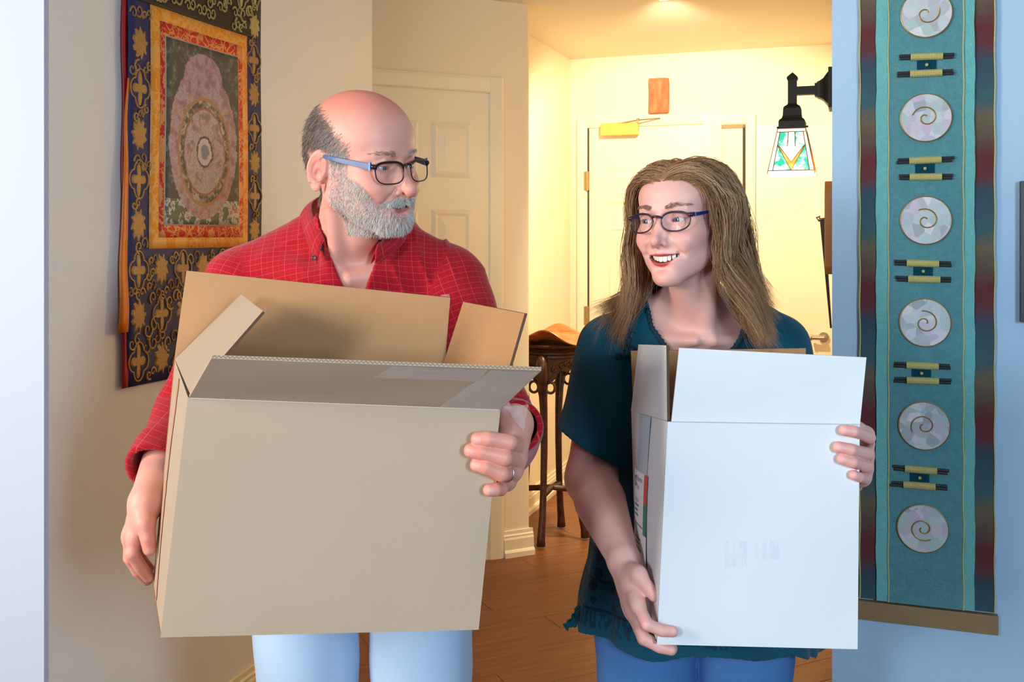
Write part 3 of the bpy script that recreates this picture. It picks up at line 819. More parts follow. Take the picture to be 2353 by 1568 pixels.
MB().hexa([rpt(fa + 0.02, fz0 + 0.02, 0.004), rpt(fa + fw - 0.02, fz0 + 0.02, 0.004), rpt(fa + fw - 0.02, fz0 + 0.02, 0.012), rpt(fa + 0.02, fz0 + 0.02, 0.012),
           rpt(fa + 0.02, fz1 - 0.02, 0.004), rpt(fa + fw - 0.02, fz1 - 0.02, 0.004), rpt(fa + fw - 0.02, fz1 - 0.02, 0.012), rpt(fa + 0.02, fz1 - 0.02, 0.012)]).build('mat_board', plain('mat_board', lin(206, 204, 196), 0.8), fr)

# ------------------------------------------------------------------ lantern wall lamp in the hall
LS = 3.40
lw = Wp(R_HR, LS)                                   # on the wall
def lpt(a, b, z): return lw - RR * a + DD * b + UP * z         # a = out from the wall, b = along it
LA = 0.143
zl = lambda py: float(HCAM - (py - HZ) / FPX * (lw - RR * LA)[1])
lamp = thing('wall_lamp', 'black lantern wall lamp with a stained glass shade on the hall wall', 'lamp', lpt(0, 0, zl(270)))
M_IRON = plain('lamp_bronze', lin(34, 36, 34), 0.45, 0.15, 60, 0.1, 0.5)
def sq(mb, prof, z_axis=True, c=(0, 0)):
    """square tapered stack: prof = (half width, position)"""
    V = []
    for hw, z in prof:
        for sx, sy in ((-1, -1), (1, -1), (1, 1), (-1, 1)):
            V.append(lpt(LA + sx * hw, sy * hw, z) if z_axis else lpt(z, sx * hw, c[1] + sy * hw))
    m = len(prof)
    Fs = [(i * 4 + k, i * 4 + (k + 1) % 4, (i + 1) * 4 + (k + 1) % 4, (i + 1) * 4 + k) for i in range(m - 1) for k in range(4)]
    Fs += [(3, 2, 1, 0), tuple((m - 1) * 4 + k for k in range(4))]
    return mb.add(V, Fs)
pxm = 3.185 / FPX
zc = zl(210)
sq(MB(), [(0.086, 0.0), (0.086, 0.012), (0.064, 0.012), (0.064, 0.030), (0.052, 0.030), (0.046, 0.036), (0.034, 0.046), (0.028, 0.056), (0.024, 0.066), (0.021, 0.067), (0.021, 0.073), (0.0135, 0.073), (0.0135, LA)], False, (0, zc)).build('arm', M_IRON, lamp)
hw = lambda w: w / 2 * pxm
sq(MB(), [(hw(20), zl(240)), (hw(20), zl(184))]).build('stem', M_IRON, lamp)
sq(MB(), [(hw(22), zl(185)), (hw(25), zl(181)), (hw(24), zl(178)), (0.0005, zl(166))]).build('finial', M_IRON, lamp)
sq(MB(), [(hw(60), zl(297)), (hw(60), zl(281)), (hw(56), zl(277)), (hw(46), zl(273)), (hw(42), zl(267)), (hw(40), zl(250)), (hw(36), zl(246)), (hw(22), zl(241)), (hw(20), zl(238))]).build('cap', M_IRON, lamp)
for sgn in (-1, 1):
    MB().tube([lpt(LA + sgn * hw(58), 0, zl(292)), lpt(LA + sgn * hw(72), 0, zl(292))], [0.003, 0.0035], 8).build('thumb_screw', M_IRON, lamp)
    MB().tube([lpt(LA, sgn * hw(58), zl(292)), lpt(LA, sgn * hw(72), zl(292))], [0.003, 0.0035], 8).build('thumb_screw', M_IRON, lamp)
def glass(name, col, em, mottled=None):
    t = NT(name); t.set(Roughness=0.25)
    v = t.coord(); n = t.noise(v, 38, 2, 0.5)
    c = t.ramp(n, [(0.42, col), (0.58, mottled or col)])
    t.base(c); t.L(c, t.b.inputs['Emission Color']); t.b.inputs['Emission Strength'].default_value = em
    return t.m
G_WHITE = glass('glass_lit_white', lin(255, 246, 220), 1.5); G_TEAL = glass('glass_lit_teal', lin(48, 190, 164), 0.95, lin(222, 250, 236)); G_AMB = glass('glass_lit_amber', lin(238, 172, 64), 0.95, lin(250, 216, 130))
M_LEAD = plain('lead_came', lin(150, 92, 34), 0.5, 0.1, 60, 0, 0.6)
shade = thing_part('shade', lamp)
zt_, zb_s = zl(298), zl(403); ht, hbt = hw(62), hw(107)
for side in range(4):
    ca, sa = [(1, 0), (0, 1), (-1, 0), (0, -1)][side]
    def sp_(u, v, off=0.0):
        """u -1..1 across, v 0 (top) .. 1 (bottom) on one face of the shade"""
        h_ = ht + (hbt - ht) * v + off
        a, b = h_, u * (ht + (hbt - ht) * v)
        return lpt(LA + ca * a - sa * b, sa * a + ca * b, zt_ + (zb_s - zt_) * v)
    def pane(poly, mat):
        V = [sp_(u, v) for u, v in poly] + [sp_(u, v, -0.0022) for u, v in poly]
        n = len(poly)
        MB().add(V, [tuple(range(n)), tuple(range(2 * n - 1, n - 1, -1))] + [(i, n + i, n + (i + 1) % n, (i + 1) % n) for i in range(n)]).build('pane', mat, shade)
    pane([(-1, 0), (0, 0), (0, 0.075), (-1, 0.075)], G_WHITE); pane([(0, 0), (1, 0), (1, 0.075), (0, 0.075)], G_WHITE)
    for sg in (-1, 1):
        pane([(sg, 0.075), (sg * 0.80, 0.075), (sg * 0.80, 0.92), (sg, 0.92)], G_WHITE)
        pane([(sg * 0.80, 0.075), (sg * 0.22, 0.075), (sg * 0.22, 0.40), (sg * 0.62, 0.42), (sg * 0.80, 0.36)], G_TEAL)
        pane([(sg * 0.80, 0.36), (sg * 0.62, 0.42), (0.0, 0.74), (0.0, 0.92)], G_AMB)
        pane([(sg * 0.80, 0.36), (0.0, 0.92), (sg * 0.80, 0.92)], G_TEAL)
    pane([(-0.22, 0.075), (0.22, 0.075), (0.22, 0.40), (0.62, 0.42), (0.0, 0.74), (-0.62, 0.42), (-0.22, 0.40)], G_WHITE)
    pane([(-1, 0.92), (1, 0.92), (1, 1), (-1, 1)], G_WHITE)
    for pts in ([(-1, 0), (-1, 1)], [(-1, 0), (1, 0)], [(-0.8, 0.075), (-0.8, 0.92)], [(0.8, 0.075), (0.8, 0.92)], [(-1, 0.075), (1, 0.075)], [(-1, 0.92), (1, 0.92)],
                [(-0.8, 0.36), (0, 0.92), (0.8, 0.36)], [(-0.8, 0.36), (-0.62, 0.42), (0, 0.74), (0.62, 0.42), (0.8, 0.36)], [(-0.22, 0.075), (-0.22, 0.4)], [(0.22, 0.075), (0.22, 0.4)]):
        MB().tube([sp_(u, v, 0.0004) for u, v in pts], 0.0014, 6).build('came', M_LEAD, shade)
ld = bpy.data.lights.new('lamp_bulb', 'POINT'); ld.energy = 14; ld.color = (1.0, 0.66, 0.32); ld.shadow_soft_size = 0.03
lo = bpy.data.objects.new('lamp_bulb', ld); COL.objects.link(lo); lo.location = [float(a) for a in lpt(LA, 0, zb_s - 0.03)]
# recessed eyeball spot in the hall ceiling, just above the top of the picture, aimed at the entrance door
cl_c = Wp(-0.80, 4.38, CEIL)
clt = thing('ceiling_spot', 'recessed ceiling spot with a white trim ring in the hall', 'lamp', cl_c)
MB().lathe([(0.075, -0.001), (0.078, -0.006), (0.060, -0.010), (0.055, -0.004), (0.055, -0.001)], 32, c=cl_c, cap=False).build('trim_ring', M_TRIM, clt)
t_ = NT('spot_lens_lit'); t_.base((1, 0.9, 0.7)); t_.b.inputs['Emission Color'].default_value = (1.0, 0.8, 0.5, 1); t_.b.inputs['Emission Strength'].default_value = 2.5
MB().lathe([(0.054, -0.003), (0.03, -0.006), (0.0005, -0.007)], 32, c=cl_c, cap=False).build('lens', t_.m, clt, smooth=True)
ld = bpy.data.lights.new('ceiling_bulb', 'SPOT'); ld.energy = 230; ld.color = (1.0, 0.84, 0.58); ld.shadow_soft_size = 0.05; ld.spot_size = math.radians(112); ld.spot_blend = 0.45
lo = bpy.data.objects.new('ceiling_bulb', ld); COL.objects.link(lo); lo.location = [float(a) for a in (cl_c - UP * 0.02)]
lo.rotation_euler = (Vector(Wp(-0.95, 5.8, 1.15)) - Vector(lo.location)).to_track_quat('-Z', 'Y').to_euler()

# ------------------------------------------------------------------ wooden hook board at the edge of the hall wall
hk = Wp(R_HR, 3.15)
hr = thing('coat_hook_board', 'brown wooden board with a dark strap hanging beside the lantern lamp', 'hook board', hk + UP * 1.2)
def kpt(a, b, z): return hk - RR * a + DD * b + UP * z
M_BOARD = plain('board_wood', lin(150, 100, 46), 0.5, 0.2, 16, 0.2)
zk = lambda py: float(HCAM - (py - HZ) / FPX * 3.0)
prof = [(-0.12, zk(612)), (-0.10, zk(628)), (0.10, zk(628)), (0.12, zk(612)), (0.12, zk(446)), (0.10, zk(420)), (-0.10, zk(420)), (-0.12, zk(446))]
MB().prism([(a, b) for a, b in prof], kpt(0.002, 0, 0), DD, UP, -RR, 0.030).build('board', M_BOARD, hr, bevel=0.003)
MB().tube([kpt(0.03, -0.06, zk(505)), kpt(0.048, -0.06, zk(506)), kpt(0.052, -0.06, zk(498))], [0.006, 0.006, 0.008], 10).build('hook', M_METAL, hr, smooth=True)
V = []
for k in range(13):
    u = k / 12; z = zk(508 + (750 - 508) * u); w = 0.022 - 0.010 * u
    for a in (-w, w):
        for e in (0.033, 0.046 - 0.008 * u): V.append(kpt(e - 0.020 * u, -0.06 + a, z))
Fs = []
for k in range(12):
    a = 4 * k; b = a + 4
    Fs += [(a, a + 2, b + 2, b), (a + 1, b + 1, b + 3, a + 3), (a, b, b + 1, a + 1), (a + 2, a + 3, b + 3, b + 2)]
Fs += [(0, 1, 3, 2), (48, 50, 51, 49)]
MB().add(V, Fs).build('strap', plain('strap_leather', lin(52, 30, 24), 0.5, 0.2, 40, 0.2), hr)

# ------------------------------------------------------------------ carved plant stand and the wavy bowl on it
TC = np.array([0.1886, 4.812, 0.0])
tb = thing('plant_stand', 'dark carved wooden plant stand with curved legs in the hall corner', 'plant stand', TC)
def carved(name='carved_rosewood'):
    t = NT(name); t.set(Roughness=0.35); v = t.coord(); n = t.noise(v, 30, 4, 0.7); t.base(t.ramp(n, [(0.3, lin(40, 18, 8)), (0.6, lin(78, 38, 18)), (0.8, lin(112, 62, 30))])); t.bump(n, 0.5, 0.004); return t.m
M_ROSE = carved()
def topz(py): return HCAM - (py - HZ) / FPX * 4.81
TZ = topz(786)
o8 = math.pi / 8
MB().lathe([(0.165, TZ - 0.034), (0.172, TZ - 0.030), (0.160, TZ - 0.022), (0.176, TZ - 0.012), (0.178, TZ - 0.003), (0.174, TZ), (0.0005, TZ)], 40, c=TC, cap=False).build('top', M_ROSE, tb, smooth=False)
MB().lathe([(0.150, TZ - 0.028), (0.150, TZ - 0.045), (0.158, TZ - 0.05), (0.158, TZ - 0.06), (0.140, TZ - 0.066), (0.140, TZ - 0.034)], 40, c=TC, cap=False).build('neck_ring', M_ROSE, tb)
feet = [np.array([0.1335, 4.650, 0]), np.array([0.3486, 4.790, 0]), np.array([0.2437, 4.974, 0]), np.array([0.0286, 4.834, 0])]
ap = MB()
for i in range(4):                                    # pierced apron: arched boards between the legs with scroll cut-outs
    a = feet[i] - TC; b = feet[(i + 1) % 4] - TC
    A0 = TC + a * 0.82; B0 = TC + b * 0.82
    ax = B0 - A0; Lh = np.linalg.norm(ax); ax = ax / Lh
    out = np.cross(ax, UP)
    nseg = 14; z_hi = TZ - 0.055
    prev = None
    for k in range(nseg + 1):
        u = k / nseg; bow = 0.028 * math.sin(math.pi * u)
        low = TZ - 0.205 + 0.085 * math.sin(math.pi * u) + 0.010 * math.cos(u * 6 * math.pi)
        cpt = A0 + ax * (u * Lh) + out * bow
        cur = [cpt + UP * low, cpt + UP * z_hi, cpt + out * 0.016 + UP * low, cpt + out * 0.016 + UP * z_hi]
        if prev is not None:
            ap.add([*prev, *cur], [(0, 1, 5, 4), (2, 6, 7, 3), (0, 4, 6, 2), (1, 3, 7, 5)])
        prev = cur
ap.build('apron', M_ROSE, tb)
for i in range(4):                                    # carved scrolls on the apron
    a = feet[i] - TC; b = feet[(i + 1) % 4] - TC
    A0 = TC + a * 0.82; B0 = TC + b * 0.82; ax = (B0 - A0); Lh = np.linalg.norm(ax); ax = ax / Lh; out = np.cross(ax, UP)
    for u in (0.2, 0.38, 0.5, 0.62, 0.8):
        cc = A0 + ax * (u * Lh) + out * (0.018 + 0.028 * math.sin(math.pi * u)) + UP * (TZ - 0.092 - 0.02 * abs(u - 0.5) * 4)
        MB().tube([cc + ax * (0.020 * (1 - w / 8) * math.cos(w)) + UP * (0.016 * (1 - w / 8) * math.sin(w)) for w in np.linspace(0, 7.2, 24)], 0.005, 6).build('carving', M_ROSE, tb, smooth=True)
for i, f in enumerate(feet):
    v = f - TC; v = v / np.linalg.norm(v); q = float(np.linalg.norm(f - TC))
    prof = [(0.86, 0.0, 0.022), (1.0, 0.012, 0.022), (0.98, 0.05, 0.019), (0.86, 0.14, 0.017), (0.76, 0.28, 0.016), (0.70, 0.45, 0.017), (0.72, 0.60, 0.018), (0.80, 0.70, 0.021), (0.88, 0.76, 0.028), (0.92, 0.83, 0.030), (0.86, TZ - 0.05, 0.028)]
    mb = MB().tube([TC + v * (q * a) + UP * z for a, z, r in prof[1:]], [r for a, z, r in prof[1:]], 10)
    mb.build('leg', M_ROSE, tb, smooth=True)
    lobe = MB()
    side = np.cross(v, UP)
    for sg in (-1, 1):                                # pierced knee brackets: a loop each side of the leg
        cc = TC + v * (q * 0.90) + side * sg * 0.040 + UP * (TZ - 0.195)
        lobe.tube([cc + side * (0.022 * math.cos(w)) + UP * (0.026 * math.sin(w)) for w in np.linspace(0, 6.2832, 17)], 0.0065, 7, cap=False)
    lobe.build('bracket', M_ROSE, tb, smooth=True)
sx = MB()
for i in range(2):
    a = TC + (feet[i] - TC) * 0.80; b = TC + (feet[i + 2] - TC) * 0.80
    sx.tube([a + UP * 0.235, (a + b) / 2 + UP * 0.245, b + UP * 0.235], 0.014, 8)
sx.build('stretcher', M_ROSE, tb, smooth=True)
# bowl: a sheet of bent wood with four raised lobes
def bowl_mat():
    t = NT('bowl_wood'); t.set(Roughness=0.28); v = t.coord(); n = t.noise(t.mapping(v, (1, 1, 6)), 12, 4)
    t.base(t.ramp(n, [(0.3, lin(150, 70, 26)), (0.7, lin(214, 122, 56))])); t.b.inputs['Coat Weight'].default_value = 0.3; return t.m
bc = TC + np.array([0.0, 0.0, TZ])
nr, na = 14, 96; V = []
def bz(r, a):
    k = (r / 0.195)
    return 0.006 + 0.034 * k ** 2 + 0.030 * k ** 2.2 * math.cos(4 * a + 0.9) + 0.006 * k * math.sin(2 * a)
for k in (0, 1):
    for i in range(nr + 1):
        r = 0.002 + 0.193 * i / nr
        for j in range(na):
            a = 2 * math.pi * j / na
            rr2 = r * (1 + 0.10 * (i / nr) ** 2 * math.cos(4 * a + 0.9 + math.pi))
            V.append(bc + np.array([rr2 * math.cos(a), rr2 * math.sin(a), bz(r, a) - k * 0.005]))
m = na * (nr + 1); Fs = []
for k in (0, 1):
    for i in range(nr):
        for j in range(na):
            q4 = (k * m + i * na + j, k * m + i * na + (j + 1) % na, k * m + (i + 1) * na + (j + 1) % na, k * m + (i + 1) * na + j)
            Fs.append(q4 if k == 0 else q4[::-1])
for j in range(na):
    a = nr * na + j; b = nr * na + (j + 1) % na
    Fs.append((a, b, m + b, m + a))
Fs += [tuple(range(na - 1, -1, -1)), tuple(m + j for j in range(na))]
lowz = min(p[2] for p in V); V = [p - UP * (lowz - TZ - 0.0005) for p in V]
tag(MB().add(V, Fs).build('wavy_bowl', bowl_mat(), smooth=True), 'glossy brown wavy-rimmed bowl on the carved plant stand', 'bowl')

# ------------------------------------------------------------------ the two cardboard boxes
def card(name, c_out, c_in, streak=0.0):
    """outer liner on faces turned away from the box centre is set per face with two slots; this makes one liner"""
    t = NT(name); t.set(Roughness=0.8); t.b.inputs['Specular IOR Level'].default_value = 0.2
    v = t.coord(); n = t.noise(v, 7, 4, 0.6); f = t.noise(t.mapping(v, (180, 180, 1.0)), 1.0, 2) ; g = t.noise(v, 300, 3, 0.7)
    c = t.mix(n, tuple(a * 0.93 for a in c_out), tuple(min(1, a * 1.05) for a in c_out))
    c = t.mix(t.math('MULTIPLY', g, 0.12), c, c_in)
    if streak: c = t.mix(t.math('MULTIPLY', f, streak), c, tuple(a * 0.8 for a in c_out))
    t.base(c); t.bump(t.math('ADD', t.math('MULTIPLY', f, 0.6), g), 0.12, 0.0008)
    return t.m
M_KRAFT = card('kraft_liner', lin(176, 157, 136), lin(148, 126, 102))
M_KRAFTI = card('kraft_inside', lin(184, 140, 98), lin(146, 106, 70), 0.35)
M_FLUTE = plain('kraft_flute', lin(84, 62, 44), 0.9, 0.2, 200, 0.2)
M_WCARD = card('white_liner', lin(222, 226, 228), lin(204, 208, 210))
M_TAPE = NT('clear_tape'); M_TAPE.base((0.9, 0.88, 0.84)); M_TAPE.set(Roughness=0.12, Alpha=0.22); M_TAPE = M_TAPE.m
def grid_panel(q, th, inward, nu=12, nv=8, bulge=0.0, warp=0.0015, seed=0):
    """cardboard sheet over the quad q (bl, br, tr, tl), thickness th towards inward; returns MB with outer faces first"""
    q = [np.array(p, float) for p in q]; inward = np.array(inward, float); inward = inward / np.linalg.norm(inward)
    r_ = np.random.default_rng(seed); ph = r_.random(4) * 6
    V = []
    for k in (0, 1):
        for j in range(nv + 1):
            for i in range(nu + 1):
                u, v = i / nu, j / nv
                p = q[0] * (1 - u) * (1 - v) + q[1] * u * (1 - v) + q[2] * u * v + q[3] * (1 - u) * v
                e = math.sin(math.pi * u) * math.sin(math.pi * v)
                w = bulge * e + warp * math.sin(u * 5 + ph[0]) * math.sin(v * 4 + ph[1]) * min(1, 4 * e)
                V.append(p - inward * w + inward * (th if k else 0))
    n1 = nu + 1; m = n1 * (nv + 1); Fo = []; Fi = []; Fe = []
    for j in range(nv):
        for i in range(nu):
            a = j * n1 + i
            Fo.append((a, a + 1, a + n1 + 1, a + n1)); Fi.append((m + a, m + a + n1, m + a + n1 + 1, m + a + 1))
    bd = list(range(n1)) + [j * n1 + nu for j in range(1, nv + 1)] + [nv * n1 + i for i in range(nu - 1, -1, -1)] + [j * n1 for j in range(nv - 1, 0, -1)]
    for a, b in zip(bd, bd[1:] + bd[:1]): Fe.append((a, m + a, m + b, b))
    return V, Fo, Fi, Fe
def sheet_part(name, q, inward, parent, mo, mi, me_, th=0.004, **kw):
    V, Fo, Fi, Fe = grid_panel(q, th, inward, **kw)
    me = bpy.data.meshes.new(name); me.from_pydata([tuple(map(float, p)) for p in V], [], Fo + Fi + Fe)
    for m in (mo, mi, me_): me.materials.append(m)
    me.polygons.foreach_set('material_index', [0] * len(Fo) + [1] * len(Fi) + [2] * len(Fe))
    bm = bmesh.new(); bm.from_mesh(me); bmesh.ops.recalc_face_normals(bm, faces=bm.faces); bm.to_mesh(me); bm.free()
    me.polygons.foreach_set('use_smooth', [True] * len(me.polygons)); me.set_sharp_from_angle(angle=0.5)
    return link(name, me, None, parent)
def flutes(parent, a, b, into, nrm, th=0.004, pitch=0.0056, depth=0.02):
    """the zigzag core seen along an open edge a-b"""
    a = np.array(a); b = np.array(b); L = np.linalg.norm(b - a); n = int(L / pitch) * 2
    V = []
    for i in range(n + 1):
        p = a + (b - a) * i / n + nrm * (th * (0.12 + 0.76 * (i % 2)))
        V += [p, p + into * depth]
    mb = MB(); mb.add(V, [(2 * i, 2 * i + 1, 2 * i + 3, 2 * i + 2) for i in range(n)])
    return mb.build('fluting', M_FLUTE, parent)
Y0, Y1 = 1.362, 1.625
kF = dict(tl=P(432, 913, Y0), tr=P(1150, 940, Y0), br=P(1100, 1447, Y0), bl=P(369, 1465, Y0))
kB = dict(tl=P(402, 828, Y1), tr=P(1022, 845, Y1), br=P(985, 1335, Y1), bl=P(352, 1347, Y1))
kb = thing('cardboard_box', 'large open brown cardboard box held by the bearded person', 'cardboard box', (kF['bl'] + kB['br']) / 2)
yv = np.array([0, 1.0, 0]); xv = np.array([1.0, 0, 0])
M3 = (M_KRAFT, M_KRAFTI, M_FLUTE)
sheet_part('front_panel', [q - yv * 0.0012 for q in (kF['bl'], kF['br'], kF['tr'], kF['tl'])], yv, kb, *M3, bulge=0.002, seed=1)
sheet_part('back_panel', [q + yv * 0.0012 for q in (kB['bl'], kB['br'], kB['tr'], kB['tl'])], -yv, kb, *M3, seed=2)
sheet_part('left_panel', [kB['bl'], kF['bl'], kF['tl'], kB['tl']], xv, kb, *M3, seed=3, bulge=0.003, warp=0.0)
sheet_part('right_panel', [kF['br'], kB['br'], kB['tr'], kF['tr']], -xv, kb, *M3, seed=4)
sheet_part('bottom_panel', [q + UP * 0.0012 for q in (kF['bl'], kF['br'], kB['br'], kB['bl'])], UP, kb, *M3, seed=5)
ff = [P(434, 915, Y0 - 0.0016), P(1150, 942, Y0 - 0.0016), P(1244, 852, 1.270), P(486, 824, 1.270)]
o = sheet_part('front_flap', ff, np.array([0, 0.55, 0.83]), kb, M_KRAFT, M_KRAFTI, M_KRAFT, th=0.005, nu=24, seed=6)
inn = np.array([0, 0.55, 0.83]); inn = inn / np.linalg.norm(inn); back = (ff[0] - ff[3]) / np.linalg.norm(ff[0] - ff[3])
flutes(o, ff[3] - back * 0.0006, ff[2] - back * 0.0006, back, inn, 0.005)
o = sheet_part('back_flap', [kB['tl'], kB['tr'], P(1035, 684, 1.645), P(430, 622, 1.645)], -yv, kb, *M3, nu=20, seed=7)
o = sheet_part('left_flap', [P(402, 826, Y1 - 0.01), P(437, 906, Y0 + 0.01), P(604, 715, 1.405), P(554, 677, 1.590)], np.array([0.75, 0.0, -0.66]), kb, M_KRAFT, M_KRAFTI, M_FLUTE, seed=8)
o = sheet_part('right_flap', [kF['tr'] + (0, 0.01, 0), kB['tr'] - (0, 0.01, 0), P(1070, 694, 1.600), P(1212, 721, 1.392)], -xv, kb, *M3, seed=9)
# strips and scraps of clear tape
def tape(name, pts, nrm, parent, wr=0.0008, n=10, seed=0):
    pts = [np.array(p, float) for p in pts]; nrm = np.array(nrm, float); nrm = nrm / np.linalg.norm(nrm)
    r_ = np.random.default_rng(seed); V = []
    for k in (0, 1):
        for j in range(n + 1):
            for i in range(n + 1):
                u, v = i / n, j / n
                p = pts[0] * (1 - u) * (1 - v) + pts[1] * u * (1 - v) + pts[2] * u * v + pts[3] * (1 - u) * v
                V.append(p + nrm * (0.0004 + 0.0003 * k + wr * r_.random() * (1 - k * 0)))
    N = n + 1; m = N * N; Fs = []
    for j in range(n):
        for i in range(n):
            a = j * N + i; Fs += [(a, a + 1, a + N + 1, a + N)]
    return MB().add(V[:m], Fs).build(name, M_TAPE, parent, smooth=True)
fq = lambda u, v: (ff[0] * (1 - u) + ff[1] * u) * (1 - v) + (ff[3] * (1 - u) + ff[2] * u) * v
tape('clear_tape', [fq(0.80, 0.02), fq(0.995, 0.02), fq(0.995, 0.97), fq(0.85, 0.97)], -inn, kb, 0.0012, 10, 1)
tape('clear_tape', [fq(0.52, 0.70), fq(0.84, 0.70), fq(0.84, 0.98), fq(0.55, 0.98)], -inn, kb, 0.0008, 10, 2)
tape('torn_tape', [kF['tr'] + (0.002, -0.003, 0.004), kF['tr'] + (0.036, 0.02, 0.002), kF['tr'] + (0.030, 0.02, -0.034), kF['tr'] + (0.010, 0.0, -0.004)], (0.5, -1, 0.2), kb, 0.006, 8, 3)
tape('torn_tape', [P(1014, 681, 1.645), P(1034, 683, 1.645), P(1032, 676, 1.643), P(1012, 678, 1.643)], -yv, kb, 0.002, 6, 4)
lf = lambda u, v: (kB['bl'] * (1 - u) + kF['bl'] * u) * (1 - v) + (kB['tl'] * (1 - u) + kF['tl'] * u) * v
# torn kraft strip left by old tape on the side panel
V = []
for k in range(25):
    v = k / 24; wv_ = 0.03 + 0.025 * abs(math.sin(k * 1.7)) * (0.5 + 0.5 * math.sin(k * 0.6))
    V += [lf(0.42 - wv_, 0.98 - 0.96 * v) - xv * (0.0010 + 0.003 * math.sin(math.pi * (0.98 - 0.96 * v))), lf(0.42 + wv_, 0.98 - 0.96 * v) - xv * (0.0010 + 0.003 * math.sin(math.pi * (0.98 - 0.96 * v)))]
MB().add(V, [(2 * k, 2 * k + 1, 2 * k + 3, 2 * k + 2) for k in range(24)]).build('torn_strip', plain('kraft_torn', lin(184, 128, 92), 0.9, 0.2, 60, 0.3), kb)

# white box
Z0, Z1 = 1.450, 1.710
wF = dict(tl=P(1534, 969, Z0), tr=P(1975, 975, Z0), br=P(1970, 1492, Z0), bl=P(1509, 1481, Z0))
wB = dict(tl=P(1450, 945, Z1), tr=P(1850, 950, Z1), br=P(1852, 1385, Z1), bl=P(1462, 1385, Z1))
wb = thing('cardboard_box', 'tall open white cardboard box held by the long-haired person', 'cardboard box', (wF['bl'] + wB['br']) / 2)
def wfront():
    """white liner with faint blue ink smudges low on the front"""
    t = NT('white_liner_printed'); t.set(Roughness=0.8); t.b.inputs['Specular IOR Level'].default_value = 0.2
    v = t.coord(); n = t.noise(v, 7, 4); g = t.noise(v, 260, 3, 0.7)
    s = t.new('ShaderNodeSeparateXYZ'); t.L(v, s.inputs[0])
    def band(x, a, b): return t.math('MULTIPLY', t.math('GREATER_THAN', x, a), t.math('LESS_THAN', x, b))
    m = None
    for px0, px1, py0, py1 in ((1664, 1716, 1243, 1302), (1736, 1790, 1240, 1285), (1736, 1752, 1255, 1282)):
        a = P(px0, py1, Z0); b = P(px1, py0, Z0)
        k = t.math('MULTIPLY', band(s.outputs[0], float(a[0]), float(b[0])), band(s.outputs[2], float(a[2]), float(b[2])))
        m = k if m is None else t.math('MAXIMUM', m, k)
    sm = t.ramp(t.noise(t.mapping(v, (160, 1, 26)), 1, 4, 0.8), [(0.46, (0, 0, 0)), (0.66, (1, 1, 1))])
    m = t.math('MULTIPLY', t.math('MULTIPLY', m, sm), 0.22)
    c = t.mix(n, lin(216, 221, 224), lin(226, 230, 231)); c = t.mix(t.math('MULTIPLY', g, 0.08), c, lin(200, 206, 208))
    t.base(t.mix(m, c, lin(112, 176, 208))); t.bump(g, 0.1, 0.0008); return t.m
M_WF = wfront()
W3 = (M_WCARD, M_KRAFTI, M_FLUTE)
sheet_part('front_panel', [q - yv * 0.0012 for q in (wF['bl'], wF['br'], wF['tr'], wF['tl'])], yv, wb, M_WF, M_KRAFTI, M_FLUTE, bulge=0.002, seed=11)
sheet_part('back_panel', [q + yv * 0.0012 for q in (wB['bl'], wB['br'], wB['tr'], wB['tl'])], -yv, wb, *W3, seed=12)
sheet_part('left_panel', [wB['bl'], wF['bl'], wF['tl'], wB['tl']], xv, wb, *W3, seed=13, bulge=0.006)
sheet_part('right_panel', [wF['br'], wB['br'], wB['tr'], wF['tr']], -xv, wb, *W3, seed=14)
sheet_part('bottom_panel', [q + UP * 0.0012 for q in (wF['bl'], wF['br'], wB['br'], wB['bl'])], UP, wb, *W3, seed=15)
sheet_part('front_flap', [P(1543, 970, Z0 - 0.0015), P(1976, 977, Z0 - 0.0015), P(1991, 822, 1.460), P(1561, 800, 1.460)], yv, wb, M_WCARD, M_KRAFTI, M_WCARD, seed=16)
sheet_part('left_flap', [wB['tl'], wF['tl'] + (0, 0.004, 0), P(1531, 794, 1.462), P(1467, 792, 1.690)], xv, wb, *W3, seed=17)
sheet_part('back_flap', [wB['tl'] + (0.004, 0.003, 0), wB['tr'], P(1850, 800, 1.742), P(1449, 806, 1.742)], -yv, wb, *W3, seed=18)
sheet_part('right_flap', [wF['tr'] - (0.006, -0.006, 0), wB['tr'], P(1845, 822, 1.700), P(1962, 836, 1.475)], -xv, wb, *W3, seed=19)
# tape band and shipping label on the side panel
lw_ = lambda u, v: (wB['bl'] * (1 - u) + wF['bl'] * u) * (1 - v) + (wB['tl'] * (1 - u) + wF['tl'] * u) * v
def side_bulge(u, v): return 0.006 * math.sin(math.pi * u) * math.sin(math.pi * v)
def side(u, v, off=0.0012): return lw_(u, v) - xv * (off + side_bulge(u, v) + 0.0016)
def side_patch(name, u0, u1, v0, v1, mat, parent, off, n=8):
    V = [side(u0 + (u1 - u0) * i / n, v0 + (v1 - v0) * j / n, off) for j in range(n + 1) for i in range(n + 1)]
    Fs = [(j * (n + 1) + i, j * (n + 1) + i + 1, (j + 1) * (n + 1) + i + 1, (j + 1) * (n + 1) + i) for j in range(n) for i in range(n)]
    return MB().add(V, Fs).build(name, mat, parent, smooth=True)
def flat(name, c, rough=0.5): return plain(name, c, rough, 0.02, 30, 0)
side_patch('clear_tape', 0.30, 0.62, 0.30, 1.0, flat('tape_pale_blue', lin(206, 222, 236), 0.25), wb, 0.0006, 10)
lb = side_patch('shipping_label', 0.20, 0.66, 0.27, 0.72, flat('label_paper', lin(244, 247, 248)), wb, 0.0012)
side_patch('red_bar', 0.57, 0.66, 0.58, 0.72, flat('label_red', lin(224, 84, 66)), lb, 0.0018)
side_patch('green_bar', 0.57, 0.66, 0.43, 0.58, flat('label_green', lin(36, 138, 112)), lb, 0.0018)
